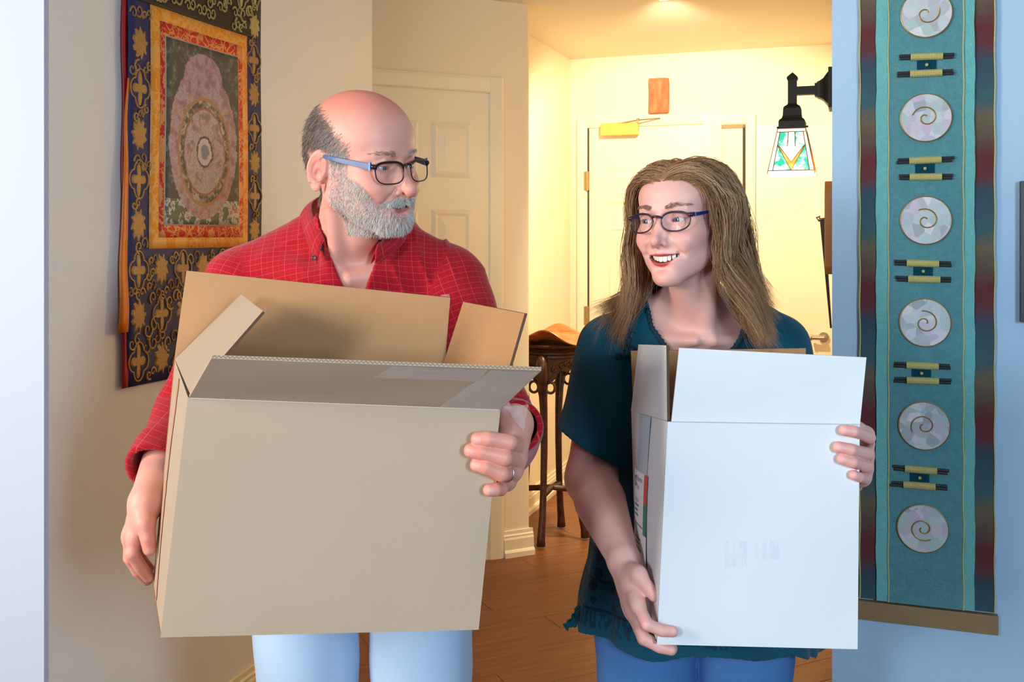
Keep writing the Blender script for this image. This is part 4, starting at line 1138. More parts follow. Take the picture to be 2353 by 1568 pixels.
M_INK = flat('label_ink', lin(88, 116, 150)); M_INKT = flat('label_ink_teal', lin(34, 140, 160))
for i, (v, u1) in enumerate(((0.545, 0.40), (0.520, 0.36), (0.497, 0.38), (0.385, 0.48), (0.36, 0.42), (0.335, 0.5), (0.30, 0.46))):
    side_patch('printed_line', 0.24, u1, v, v + 0.009, M_INK, lb, 0.0018, 3)
side_patch('printed_rule', 0.24, 0.55, 0.455, 0.460, M_INK, lb, 0.0018, 3)
def side_text(txt, u, v, h, mat, name):
    cu = bpy.data.curves.new(name, 'FONT'); cu.body = txt; cu.size = 1.0
    tmp = bpy.data.objects.new(name, cu); COL.objects.link(tmp)
    dg = bpy.context.evaluated_depsgraph_get(); me = bpy.data.meshes.new_from_object(tmp.evaluated_get(dg))
    bpy.data.objects.remove(tmp, do_unlink=True)
    wid = float(np.linalg.norm(wF['bl'] - wB['bl'])); hei = float(np.linalg.norm(wF['tl'] - wF['bl']))
    for vx in me.vertices:
        vx.co = Vector([float(a) for a in side(u + vx.co.x * h / wid * 0.95, v + vx.co.y * h / hei, 0.0020)])
    return link(name, me, mat, lb)
side_text('Minuteman', 0.315, 0.672, 0.0125, M_INKT, 'lettering'); side_text('Press', 0.315, 0.632, 0.0125, M_INKT, 'lettering'); side_text('CAUTION', 0.24, 0.566, 0.009, M_INK, 'lettering')
V = [side(0.265 + 0.034 * math.cos(a), 0.665 + 0.028 * math.sin(a), 0.0020) for a in np.linspace(0, 2 * math.pi, 24, endpoint=False)]
V2 = [side(0.265 + 0.022 * math.cos(a), 0.665 + 0.018 * math.sin(a), 0.0020) for a in np.linspace(0, 2 * math.pi, 24, endpoint=False)]
MB().add(V + V2, [(i, (i + 1) % 24, 24 + (i + 1) % 24, 24 + i) for i in range(24)]).build('round_emblem', M_INKT, lb)

# score lines where the front flaps fold
MB().tube([wF['tl'] + (0.004, -0.0020, 0.0), (wF['tl'] + wF['tr']) / 2 + (0, -0.0020, 0.0), wF['tr'] + (-0.002, -0.0020, 0.0)], 0.0007, 6).build('score_line', plain('white_score', lin(176, 190, 198), 0.8), wb)
MB().tube([kF['tl'] + (0.004, -0.0022, -0.0012), (kF['tl'] + kF['tr']) / 2 + (0, -0.0022, -0.0012), kF['tr'] + (-0.002, -0.0022, -0.0012)], 0.0008, 6).build('score_line', plain('kraft_score', lin(196, 186, 168), 0.8), kb)

# ------------------------------------------------------------------ heads (local frame: face towards -y, x to the picture's right when facing us, origin at eye height)
def head_field(p, q):
    """distance to a head without neck; q = parameters"""
    g = q.get
    w = g('width', 1.0)
    dome = g('dome', 1.0)
    if dome != 1.0:                                       # higher or flatter skull cap
        p = p.copy(); zz = p[:, 2]
        p[:, 2] = np.where(zz > 0.025, 0.025 + (zz - 0.025) / dome, zz)
    x, y, z = p[:, 0], p[:, 1], p[:, 2]
    m = p.copy(); m[:, 0] = np.abs(x)                     # mirrored copy
    # skull
    d = ell(p, (0, 0.016, 0.040), (0.0765 * w, 0.0965, 0.0765))
    d = smin(d, ell(p, (0, -0.022, 0.042), (0.0655 * w, 0.0640, 0.052)), 0.03)      # forehead
    d = smin(d, ell(p, (0, 0.045, 0.005), (0.064 * w, 0.060, 0.062)), 0.03)        # occiput
    # face
    d = smin(d, ell(p, (0, -0.030, -0.030), (0.0560 * w, 0.0570, 0.0680)), 0.022)
    d = smin(d, rc(m, (0.053 * w, 0.004, -0.052), (g('jaw_x', 0.020), -0.066, g('jaw_z', -0.098)), 0.016, 0.0165), 0.022)
    d = smin(d, rc(m, (0.055 * w, 0.006, -0.015), (0.053 * w, 0.004, -0.052), 0.016, 0.016), 0.02)
    d = smin(d, ell(p, (0, -0.0775 - g('chin_y', 0), g('chin_z', -0.1005)), (g('chin_w', 0.0215), 0.0165, 0.0150)), 0.016)
    d = smin(d, ell(m, (0.034 * w, -0.040, -0.056), (0.0225, 0.030, 0.030)), 0.022)
    d = smin(d, ell(p, (0, -0.066, -0.064), (0.034, 0.0275, 0.034)), 0.018)          # muzzle
    d = smin(d, ell(m, (0.046 * w, -0.045, -0.020), (0.019, 0.027, 0.0190)), 0.022)     # cheek bones
    ck = g('cheek', 0.004)
    d = smin(d, ell(m, (0.0360, -0.063, -0.035), (0.0185 + ck * 0.4, 0.0175 + ck, 0.0165)), 0.018)   # raised smiling cheeks
    # brow
    d = smin(d, chain(m, [(0.0, -0.0790, 0.0165), (0.020, -0.0800, 0.0205), (0.040, -0.0680, 0.0190), (0.052, -0.050, 0.012)],
                      [0.0085, 0.0085, 0.0085, 0.007]), 0.014)
    # sockets
    d = smax(d, -ell(m, (0.0315, -0.0935, 0.0010), (0.0175, 0.0150, 0.0115)), 0.012)
    d = smax(d, -ell(m, (0.0130, -0.0960, 0.0030), (0.0055, 0.0100, 0.0100)), 0.010)
    # eye lids
    ec = (0.0315, -0.0690, 0.0)
    lid = sph(m, ec, 0.0140)
    d = smin(d, lid, 0.0045)
    d = smin(d, chain(m, [(0.0180, -0.0770, 0.0085), (0.0310, -0.0815, 0.0110), (0.0440, -0.0735, 0.0065)], [0.0030, 0.0042, 0.0030]), 0.006)   # fold over the upper lid
    d = smin(d, chain(m, [(0.0215, -0.0795, -0.0105), (0.0320, -0.0800, -0.0135), (0.0430, -0.0735, -0.0105)], [0.0022, 0.0030, 0.0022]), 0.007)   # pouch under the eye
    # nose
    nb, nt = g('nose_w', 1.0), g('nose_y', 0.0)
    nose = chain(p, [(0, -0.0790, 0.0120), (0, -0.0905 - nt * 0.5, -0.0120), (0, -0.1065 - nt, -0.0335)], [0.0068, 0.0072 * nb, 0.0088 * nb])
    nose = smin(nose, sph(p, (0, -0.1080 - nt, -0.0365), 0.0092 * nb), 0.006)
    nose = smin(nose, chain(m, [(0.007, -0.088, -0.012), (0.0115 * nb, -0.091, -0.032)], [0.007, 0.0078]), 0.010)
    nose = smin(nose, ell(m, (0.0128 * nb, -0.0930, -0.0398), (0.0068, 0.0098, 0.0070)), 0.0055)
    nose = smin(nose, rc(p, (0, -0.104 - nt, -0.0440), (0, -0.088, -0.0465), 0.0042, 0.005), 0.005)
    nose = smax(nose, -ell(m, (0.0070 * nb, -0.0985 - nt * 0.7, -0.0475), (0.0034, 0.0058, 0.0045)), 0.0025)
    d = smin(d, nose, 0.0085)
    d = smin(d, chain(m, [(0.0035, -0.0905, -0.050), (0.004, -0.0925, -0.0585)], [0.002, 0.003]), 0.006)      # philtrum ridges
    # nasolabial fold
    fd = g('fold', 0.0032)
    d = smax(d, -(chain(m, [(0.0185, -0.0935, -0.0350), (0.0290, -0.0870, -0.0480), (0.0370, -0.0770, -0.0600)], [fd * 0.55, fd, fd * 0.35])), 0.0100)
    d = smin(d, chain(m, [(0.0250, -0.0830, -0.0370), (0.0350, -0.0740, -0.0470), (0.0385, -0.0650, -0.0560)], [0.0035, 0.0050, 0.002]), 0.016)
    # mouth: the gap follows a smile curve z(x), y(x)
    mw = g('mouth_w', 0.0275); mz = g('mouth_z', -0.0675); up = g('smile', 0.0065); op = g('open', 0.004)
    t = np.clip(np.abs(x) / mw, 0, 1.4)
    zc = mz + up * t * t
    U = np.linspace(-1, 1, 11)
    lipy = lambda u: -0.0905 + 0.0165 * u * u
    upper = [(mw * u, lipy(u) - 0.0008, mz + up * u * u + 0.0036 * (1 - u * u) + op * 0.65 * (1 - u * u) + 0.0006) for u in U]
    lower = [(mw * u * 0.96, lipy(u * 0.96) + 0.0005, mz + up * u * u - 0.0043 * (1 - u * u) - op * (1 - u * u) - 0.0006) for u in U]
    ru = g('lip_u', 0.0033); rl = g('lip_l', 0.0043)
    d = smin(d, chain(p, upper, [ru * (1 - 0.55 * abs(u)) for u in U], 0.002), 0.0055)
    d = smin(d, chain(p, lower, [rl * (1 - 0.6 * abs(u)) for u in U], 0.002), 0.0055)
    d = smax(d, -ell(p, (0, -0.0960, g('chin_z', -0.1005) + 0.0170), (0.017, 0.0085, 0.0045)), 0.009)       # dip under the lower lip
    prof = np.sqrt(np.clip(1 - t * t, 0, 1))
    gap = np.abs(z - zc + op * 0.18) - (0.0006 + op * prof)
    gap = np.maximum(gap, np.abs(x) - mw * 0.98)
    gap = np.maximum(gap, y + 0.062)
    d = smax(d, -gap, 0.0022)
    d = smax(d, -sph(m, (mw + 0.0025, -0.0815, mz + up * 1.10), 0.0018), 0.007)     # mouth corners
    # eye opening
    dx = m[:, 0] - ec[0]
    uu = np.clip(dx / 0.0148, -1, 1)
    h1 = g('eye_up', 0.0044) * np.sqrt(np.clip(1 - uu * uu, 0, 1)) ; h0 = g('eye_lo', 0.0036) * np.sqrt(np.clip(1 - uu * uu, 0, 1))
    tilt = 0.05 * dx
    op_d = np.maximum(z - tilt - h1, -(z - tilt) - h0)
    op_d = np.maximum(op_d, np.abs(dx) - 0.0146)
    op_d = np.maximum(op_d, y + 0.066)
    d = smax(d, -op_d, 0.0016)
    # temples
    d = smax(d, -ell(m, (0.094 * w, -0.040, 0.018), (0.0200, 0.030, 0.032)), 0.02)
    # ears
    ea = g('ear', True)
    if ea:
        ca, sa = math.cos(math.radians(24)), math.sin(math.radians(24))
        qx = m[:, 0] - 0.0775 * w - 0.004; qy = y - 0.026; qz = z + 0.006
        wv = qx * ca - qy * sa; v1 = qx * sa + qy * ca
        tl = math.radians(-14)
        a1 = v1 * math.cos(tl) - qz * math.sin(tl); b1 = v1 * math.sin(tl) + qz * math.cos(tl)
        sc = np.where(b1 < 0, 1.0 + b1 * 9, 1.0)
        e2 = (np.sqrt((a1 / (0.0185 * np.clip(sc, .45, 1))) ** 2 + (b1 / 0.0335) ** 2) - 1) * 0.0175
        plate = np.maximum(np.abs(wv + 0.0035 + e2 * 0.1) - 0.0022, e2)
        rim = np.sqrt((wv - 0.0006) ** 2 + (e2 + 0.0028) ** 2) - 0.0030
        rim = np.maximum(rim, -(b1 + 0.022 + a1 * 0.4))
        anti = np.sqrt((wv + 0.0002) ** 2 + ((np.sqrt((a1 / 0.0105) ** 2 + ((b1 + 0.001) / 0.0205) ** 2) - 1) * 0.0115) ** 2) - 0.0023
        anti = np.maximum(anti, -(a1 + 0.002))
        e = smin(smin(plate, rim, 0.003), anti, 0.003)
        lp = np.stack([a1, b1, wv], 1)
        e = smin(e, ell(lp, (-0.0045, -0.0290, -0.001), (0.0080, 0.0085, 0.0040)), 0.004)      # lobe
        e = smin(e, ell(lp, (-0.0135, -0.0060, 0.0005), (0.0040, 0.0060, 0.0040)), 0.004)     # tragus
        e = smax(e, -ell(lp, (-0.004, -0.008, 0.001), (0.0070, 0.0095, 0.0055)), 0.003)       # concha
        e = smin(e, ell(lp, (-0.008, -0.006, -0.012), (0.012, 0.018, 0.0085)), 0.004)
        d = smin(d, e, 0.004)
    return d

def head_colors(pl, q):
    """skin colour for local head points"""
    x, y, z = pl[:, 0], pl[:, 1], pl[:, 2]
    ax = np.abs(x)
    base = np.array(q['skin'], np.float32)
    c = np.tile(base, (len(pl), 1))
    def blend(mask, col):
        nonlocal c
        mask = np.clip(mask, 0, 1)[:, None]
        c = c * (1 - mask) + np.array(col, np.float32) * mask
    gs = lambda X, Y, Z, r: np.exp(-(((ax - X) ** 2 + (y - Y) ** 2 + (z - Z) ** 2) / (r * r)))
    blend(0.55 * gs(0.042, -0.066, -0.030, 0.020), q['blush'])
    blend(0.45 * gs(0.0, -0.112, -0.040, 0.014), q['blush'])
    blend(0.5 * gs(0.085, 0.02, -0.005, 0.025), q['blush'])
    blend(0.25 * gs(0.0, -0.090, -0.095, 0.02), q['blush'])
    blend(q.get('crown', 0) * np.clip((z - 0.075) / 0.03, 0, 1), q['blush'])
    blend(0.35 * gs(0.0315, -0.083, 0.0, 0.015), q['lid'])
    mw = q.get('mouth_w', 0.0275); mz = q.get('mouth_z', -0.0675); up = q.get('smile', 0.0065); op = q.get('open', 0.004)
    t = np.clip(ax / mw, 0, 1.2); zc = mz + up * t * t
    pr = np.clip(1 - t * t, 0, 1)
    dz = z - zc
    hu = 0.0068 * pr + op * 0.65 * pr; hl = 0.0090 * pr + op * pr
    lip = np.where(dz > 0, hu - dz, hl + dz)
    blend(np.clip(lip / 0.0018 + 0.3, 0, 1) * (y < -0.066) * (t < 1.02) * q.get('lip_mix', 0.8), q['lip'])
    blend(np.clip((y + 0.083) / 0.006, 0, 1) * (np.abs(dz + op * 0.15) < op * 1.0) * (t < 0.98) * (y < -0.05), (0.10, 0.02, 0.02))
    return c

MAN = dict(width=1.03, cheek=0.006, nose_w=1.20, nose_y=0.003, fold=0.0034, smile=0.0055, open=0.0018, mouth_w=0.0260,
           lip_u=0.0026, lip_l=0.0036, eye_up=0.0030, eye_lo=0.0030, chin_y=0.001, dome=1.11, chin_z=-0.093, jaw_z=-0.091,
           skin=lin(232, 168, 150), blush=lin(226, 120, 102), lid=lin(196, 132, 120), lip=lin(186, 100, 96), crown=0.55)
WOMAN = dict(width=0.95, cheek=0.006, nose_w=0.92, nose_y=0.001, fold=0.0030, smile=0.0070, open=0.0054, mouth_w=0.0295, jaw_x=0.013, chin_w=0.0165,
             lip_u=0.0026, lip_l=0.0038, eye_up=0.0042, eye_lo=0.0034, chin_y=0.001, dome=0.93,
             skin=lin(236, 184, 172), blush=lin(226, 134, 128), lid=lin(200, 142, 138), lip=lin(192, 62, 60), lip_mix=1.0)
class Pose:
    def __init__(self, c, R, s):
        self.c = np.asarray(c, np.float32); self.R = R; self.s = s
    def inv(self, p): return ((p - self.c) @ self.R) / self.s
    def fwd(self, p): return (np.asarray(p, np.float32) * self.s) @ self.R.T + self.c
    def dirf(self, v): return np.asarray(v, np.float32) @ self.R.T
MPOSE = Pose(P(837, 377, 1.74), rotm(6.3, -6.5, 52), 1.0)
WPOSE = Pose(P(1570, 508, 1.80), rotm(0.4, -2.8, -37), 0.978)

# skin material reads the colour attribute
def skin_mat(name, rough=0.48):
    t = NT(name); t.set(Roughness=rough)
    a = t.new('ShaderNodeAttribute', attribute_name='Col')
    v = t.coord()
    n1 = t.noise(v, 60, 4); n2 = t.noise(v, 420, 2)
    c = t.mix(t.math('MULTIPLY', n1, 0.22), a.outputs['Color'], lin(206, 120, 104))
    t.base(c)
    t.b.inputs['Subsurface Weight'].default_value = 0.18
    t.b.inputs['Subsurface Radius'].default_value = (1.0, 0.35, 0.2)
    t.b.inputs['Subsurface Scale'].default_value = 0.006
    t.b.inputs['Specular IOR Level'].default_value = 0.42
    n3 = t.noise(t.mapping(v, (1, 1, 1)), 170, 3, 0.7)
    t.bump(t.math('ADD', n2, t.math('MULTIPLY', n3, 1.5)), 0.16, 0.0008)
    return t.m
M_SKIN = skin_mat('skin')
def eye_mesh(name):
    """unit-ish eyeball looking along -y, coloured by angle"""
    mb = MB(); n = 28; R = 0.0122
    prof = []
    for i in range(25):
        a = math.pi * i / 24
        prof.append((max(1e-5, R * math.sin(a)), -R * math.cos(a)))
    mb.lathe(prof, n, cap=False)
    mb.xf(lambda p: np.array((p[0], p[2], p[1])))
    return mb
def eye_mat():
    t = NT('eye'); t.set(Roughness=0.12)
    v = t.coord()
    s = t.new('ShaderNodeSeparateXYZ'); t.L(v, s.inputs[0])
    r = t.math('SQRT', t.math('ADD', t.math('MULTIPLY', s.outputs[0], s.outputs[0]), t.math('MULTIPLY', s.outputs[2], s.outputs[2])))
    f = t.math('DIVIDE', r, 0.0122)
    t.base(t.ramp(f, [(0.0, (0.01, 0.01, 0.012)), (0.19, (0.01, 0.01, 0.012)), (0.22, lin(96, 112, 128)), (0.44, lin(70, 86, 104)), (0.50, lin(40, 48, 60)), (0.55, lin(214, 204, 200)), (1.0, lin(200, 170, 164))]))
    return t.m
M_EYE = eye_mat()
def put_eyes(pose, parent, gaze=(0, 0)):
    for s in (-1, 1):
        o = eye_mesh('eye').build('eye', M_EYE, parent, smooth=True)
        c = pose.fwd(np.array([[s * 0.0315, -0.0690, 0.0]]))[0]
        R = Matrix([list(map(float, r)) for r in pose.R]).to_4x4() @ Matrix.Rotation(math.radians(gaze[0]), 4, 'Z') @ Matrix.Rotation(math.radians(gaze[1]), 4, 'X')
        o.matrix_world = Matrix.Translation([float(v) for v in c]) @ R @ Matrix.Scale(pose.s, 4)
        o.matrix_parent_inverse = Matrix.Translation(-parent.location)
        o.matrix_basis = Matrix.Translation([float(v) for v in c]) @ R @ Matrix.Scale(pose.s, 4)
M_TEETH = plain('teeth', lin(236, 228, 212), 0.25, 0.03, 200, 0.0)
def put_teeth(pose, q, parent, n=10, top=0.0022):
    mw = q['mouth_w']; mz = q.get('mouth_z', -0.0675); up = q['smile']; op = q['open']
    ws = [0.0086, 0.0068, 0.0074, 0.0066, 0.0064]
    rowm = thing_part('teeth', parent)
    for s in (-1, 1):
        xx = 0.0
        for i, w in enumerate(ws):
            xc = xx + w / 2; xx += w
            if xc > mw * 0.93: break
            u = xc / mw
            yy = -0.0852 + 0.0185 * u * u
            ang = math.atan(2 * 0.0150 * u / mw) * s
            hgt = [0.0108, 0.0100, 0.0104, 0.0088, 0.0080][i]
            zb = mz + up * u * u * 0.85 - op * [1.00, 0.86, 0.86, 0.66, 0.5][i]
            mb = MB()
            pr = [(-w * 0.47, hgt), (w * 0.47, hgt), (w * 0.49, hgt * 0.45), (w * 0.42, 0.0006), (w * 0.2, 0), (-w * 0.2, 0), (-w * 0.42, 0.0006), (-w * 0.49, hgt * 0.45)]
            mb.prism(pr, (0, 0, 0), (1, 0, 0), (0, 0, 1), (0, 1, 0), 0.004)
            ca, sa = math.cos(ang), math.sin(ang)
            mb.xf(lambda p: pose.fwd(np.array([[s * xc + p[0] * ca - p[1] * sa, yy + p[0] * sa + p[1] * ca, zb + p[2]]]))[0])
            mb.build('tooth', M_TEETH, rowm, bevel=0.0010 * pose.s, seg=2, smooth=True)

# ------------------------------------------------------------------ bodies
def near(fn, p, c, R):
    """evaluate an expensive field only near its centre"""
    c = np.asarray(c, np.float32)
    d = vlen(p - c) - R
    out = d + 0.03
    k = d < 0.01
    if k.any(): out[k] = fn(p[k])
    return out

class Hand:
    """wrist point, four fingers (4 joints each: knuckle .. tip), thumb (4 joints)"""
    def __init__(self, wrist, fingers, thumb, r=0.0095, palm=0.0125, wr=0.027, arm_dir=None):
        self.w = np.asarray(wrist, np.float32); self.f = [[np.asarray(q, np.float32) for q in f] for f in fingers]
        self.t = [np.asarray(q, np.float32) for q in thumb]; self.r = r; self.palm = palm; self.wr = wr
        allp = np.array([self.w] + [q for f in self.f for q in f] + self.t)
        self.c = (allp.min(0) + allp.max(0)) / 2; self.R = float(np.max(np.linalg.norm(allp - self.c, axis=1))) + 0.03
    def field(self, p):
        r = self.r
        d = None
        for i, f in enumerate(self.f):                      # palm: one bone per finger
            e = chain(p, [self.w + (f[0] - self.w) * 0.12, self.w + (f[0] - self.w) * 0.6, f[0]], [self.wr * 0.62, self.palm * 1.12, r * 1.22])
            d = e if d is None else smin(d, e, 0.014)
        for i in range(3):                                  # web between the knuckles
            a, b = self.f[i][0], self.f[i + 1][0]
            d = smin(d, rc(p, a + (self.w - a) * 0.12, b + (self.w - b) * 0.12, r * 1.1, r * 1.1), 0.010)
        d = smin(d, chain(p, [self.w, self.t[0], self.t[1]], [self.wr * 0.7, self.palm * 1.25, r * 1.35]), 0.014)
        if len(self.t) > 1:
            mid = (self.f[0][0] * 0.55 + self.w * 0.45)
            d = smin(d, rc(p, mid, self.t[1] * 0.7 + self.t[0] * 0.3, self.palm * 0.8, self.palm * 0.75), 0.016)
        F = None
        sc = [1.0, 1.05, 0.98, 0.86]
        for i, f in enumerate(self.f):
            s = r * sc[i]
            pts = [f[0], f[0] * 0.5 + f[1] * 0.5, f[1], f[1] * 0.5 + f[2] * 0.5, f[2], f[3]]
            e = chain(p, pts, [s * 1.14, s * 1.02, s * 1.06, s * 0.97, s * 0.99, s * 0.90])
            F = e if F is None else smin(F, e, 0.0010)
        e = chain(p, self.t[1:], [r * 1.28, r * 1.16, r * 1.00][:len(self.t) - 1])
        F = smin(F, e, 0.002)
        return smin(d, F, 0.007)
    def __call__(self, p): return near(self.field, p, self.c, self.R)
    def tint(self, p, col, c, nail):
        """redder knuckles and finger tips, paler nails"""
        for f in self.f + [self.t]:
            for j, w in ((1, 0.22), (3, 0.38)):
                m = np.exp(-((vlen(p - f[min(j, len(f) - 1)]) / (self.r * 2.0)) ** 2)) * w
                col = col * (1 - m[:, None]) + np.array(c, np.float32) * m[:, None]
            if nail is not None:
                tip, dip = f[-1], f[-2]
                ax = (tip - dip) / (np.linalg.norm(tip - dip) + 1e-9)
                nd = nail - ax * np.dot(nail, ax); nd = nd / (np.linalg.norm(nd) + 1e-9)
                q = p - (tip + nd * self.r * 0.8 + ax * self.r * 0.1)
                sx, sy, sz = q @ ax / (self.r * 0.72), q @ np.cross(ax, nd) / (self.r * 0.62), q @ nd / (self.r * 0.8)
                m = np.clip(1.6 - (sx ** 4 + sy ** 4 + sz ** 4) ** 0.25 * 1.6, 0, 1)[:, None] * 0.4
                col = col * (1 - m) + np.array(lin(240, 205, 200), np.float32) * m
        return col

# --- the man: joints in metres, read from the photograph at the depth of the box he holds
m_neck = np.array([-0.3065, 1.865, 1.435]); m_shR = np.array([-0.497, 1.875, 1.362]); m_shL = np.array([-0.118, 1.875, 1.362])
m_elR = P(428, 950, 1.80); m_wrR = P(338, 1152, 1.60); m_elL = P(1165, 1010, 1.75); m_wrL = P(1181, 972, 1.475)
m_handR = Hand(m_wrR, [[P(309, 1236, 1.585), P(304, 1272, 1.580), P(322, 1302, 1.595), P(341, 1326, 1.610)],
                       [P(300, 1236, 1.610), P(300, 1282, 1.610), P(318, 1312, 1.622), P(338, 1332, 1.636)],
                       [P(302, 1230, 1.634), P(306, 1278, 1.640), P(322, 1308, 1.648), P(340, 1326, 1.656)],
                       [P(310, 1222, 1.655), P(314, 1262, 1.665), P(328, 1290, 1.670), P(344, 1308, 1.674)]],
               [P(330, 1176, 1.590), P(334, 1204, 1.572), P(340, 1238, 1.566), P(344, 1262, 1.566)], 0.0104, 0.014, 0.029)
m_handL = Hand(m_wrL, [[P(1190, 1027, 1.425), P(1170, 1017, 1.355), P(1122, 1009, 1.3465), P(1098, 1010, 1.3475)],
                       [P(1186, 1056, 1.430), P(1158, 1052, 1.352), P(1106, 1039, 1.3465), P(1083, 1036, 1.3475)],
                       [P(1178, 1084, 1.436), P(1152, 1089, 1.353), P(1116, 1074, 1.3465), P(1096, 1069, 1.3475)],
                       [P(1164, 1108, 1.446), P(1150, 1124, 1.372), P(1138, 1126, 1.353), P(1124, 1127, 1.3490)]],
               [P(1184, 988, 1.458), P(1168, 990, 1.440), P(1161, 962, 1.425), P(1158, 938, 1.415)], 0.0108, 0.0150, 0.029)
def m_torso(p):
    d = ell(p, (-0.305, 1.885, 1.235), (0.188, 0.128, 0.215))
    d = smin(d, ell(p, (-0.298, 1.875, 1.03), (0.186, 0.148, 0.20)), 0.08)
    d = smin(d, ell(p, (-0.288, 1.885, 0.91), (0.175, 0.125, 0.13)), 0.06)
    d = smin(d, rc(p, m_neck + (-0.05, 0.015, 0.005), m_shR, 0.050, 0.056), 0.05)
    d = smin(d, rc(p, m_neck + (0.05, 0.015, 0.005), m_shL, 0.050, 0.056), 0.05)
    return d
def m_arm(p):
    r = rc(p, m_shR, m_elR, 0.054, 0.043); r = smin(r, chain(p, [m_elR, m_elR * 0.62 + m_wrR * 0.38, m_wrR], [0.041, 0.042, 0.027]), 0.02)
    l = rc(p, m_shL, m_elL, 0.054, 0.043); l = smin(l, chain(p, [m_elL, m_elL * 0.62 + m_wrL * 0.38, m_wrL], [0.041, 0.042, 0.027]), 0.02)
    return np.minimum(r, l)
def m_neckf(p):
    hb = MPOSE.fwd([[0, 0.026, -0.050]])[0]
    d = rc(p, hb, m_neck + (0, 0.0, -0.03), 0.0545, 0.060)
    d = smin(d, rc(p, MPOSE.fwd([[0, -0.028, -0.085]])[0], m_neck + (0.0, -0.045, -0.02), 0.030, 0.028), 0.035)       # throat
    d = smin(d, rc(p, MPOSE.fwd([[-0.055, 0.02, -0.055]])[0], m_neck + (-0.004, -0.088, -0.045), 0.014, 0.010), 0.020)   # neck muscle turned towards us
    d = smin(d, rc(p, m_neck + (-0.02, -0.098, -0.062), m_shR + (0.06, -0.05, 0.03), 0.010, 0.012), 0.025)              # collar bones
    d = smin(d, rc(p, m_neck + (0.02, -0.098, -0.062), m_shL + (-0.06, -0.05, 0.03), 0.010, 0.012), 0.025)
    return d
def m_body(p):
    d = smin(smin(m_torso(p), m_neckf(p), 0.04), m_arm(p), 0.03)
    d = smin(d, near(lambda q: head_field(MPOSE.inv(q), MAN) * MPOSE.s, p, MPOSE.c, 0.175), 0.014)
    d = smin(d, m_handR(p), 0.012)
    return smin(d, m_handL(p), 0.012)

# --- the woman
w_neck = np.array([0.3480, 1.895, 1.322]); w_shR = np.array([0.188, 1.915, 1.236]); w_shL = np.array([0.505, 1.915, 1.236])
w_elR = P(1358, 1100, 1.80); w_wrR = P(1432, 1285, 1.555); w_elL = np.array([0.560, 1.860, 0.985]); w_wrL = np.array([0.532, 1.605, 1.060])
w_handR = Hand(w_wrR, [[P(1466, 1392, 1.470), P(1488, 1436, 1.4385), P(1522, 1450, 1.4395), P(1546, 1452, 1.4410)],
                       [P(1458, 1408, 1.490), P(1480, 1468, 1.470), P(1515, 1487, 1.468), P(1542, 1494, 1.468)],
                       [P(1452, 1408, 1.510), P(1478, 1470, 1.500), P(1512, 1486, 1.495), P(1545, 1491, 1.490)],
                       [P(1448, 1398, 1.530), P(1476, 1455, 1.528), P(1508, 1474, 1.522), P(1540, 1478, 1.518)]],
               [P(1444, 1312, 1.525), P(1468, 1322, 1.492), P(1488, 1350, 1.480), P(1503, 1370, 1.474)], 0.0086, 0.0122, 0.0245)
w_handL = Hand(w_wrL, [[P(1992, 1018, 1.545), P(1998, 1006, 1.475), P(1962, 992, 1.4400), P(1940, 989, 1.4390)],
                       [P(1990, 1048, 1.545), P(1994, 1043, 1.474), P(1955, 1034, 1.4400), P(1927, 1028, 1.4390)],
                       [P(1988, 1076, 1.548), P(1993, 1074, 1.475), P(1960, 1063, 1.4400), P(1935, 1055, 1.4390)],
                       [P(1984, 1100, 1.552), P(1988, 1102, 1.482), P(1974, 1097, 1.4460), P(1962, 1092, 1.4400)]],
               [P(1988, 1000, 1.600), P(1960, 985, 1.570), P(1930, 970, 1.540), P(1905, 960, 1.520)], 0.0086, 0.0122, 0.0245)
def w_torso(p):
    d = ell(p, (0.345, 1.920, 1.115), (0.152, 0.108, 0.195))
    d = smin(d, ell(p, (0.345, 1.915, 0.93), (0.150, 0.115, 0.19)), 0.08)
    d = smin(d, ell(p, (0.345, 1.925, 0.81), (0.172, 0.118, 0.12)), 0.08)
    d = smin(d, ell(p, (0.275, 1.835, 1.095), (0.062, 0.055, 0.065)), 0.03)
    d = smin(d, ell(p, (0.415, 1.835, 1.095), (0.062, 0.055, 0.065)), 0.03)
    d = smin(d, rc(p, w_neck + (-0.04, 0.015, -0.005), w_shR, 0.040, 0.047), 0.045)
    d = smin(d, rc(p, w_neck + (0.04, 0.015, -0.005), w_shL, 0.040, 0.047), 0.045)
    return d
def w_arm(p):
    r = rc(p, w_shR, w_elR, 0.050, 0.0440); r = smin(r, chain(p, [w_elR, w_elR * 0.68 + w_wrR * 0.32, w_wrR], [0.0420, 0.0445, 0.0245]), 0.02)
    l = rc(p, w_shL, w_elL, 0.050, 0.042); l = smin(l, chain(p, [w_elL, w_elL * 0.68 + w_wrL * 0.32, w_wrL], [0.040, 0.041, 0.0245]), 0.02)
    return np.minimum(r, l)
def w_neckf(p):
    hb = WPOSE.fwd([[0, 0.024, -0.050]])[0]
    d = rc(p, hb, w_neck + (0, 0.0, -0.03), 0.0460, 0.0500)
    d = smin(d, rc(p, WPOSE.fwd([[0, -0.026, -0.085]])[0], w_neck + (0.0, -0.036, -0.02), 0.026, 0.024), 0.035)
    d = smin(d, rc(p, WPOSE.fwd([[0.046, 0.02, -0.055]])[0], w_neck + (0.006, -0.066, -0.045), 0.010, 0.008), 0.030)
    d = smin(d, rc(p, w_neck + (-0.018, -0.076, -0.064), w_shR + (0.05, -0.040, 0.020), 0.006, 0.008), 0.030)
    d = smin(d, rc(p, w_neck + (0.018, -0.076, -0.064), w_shL + (-0.05, -0.040, 0.020), 0.006, 0.008), 0.030)
    return d
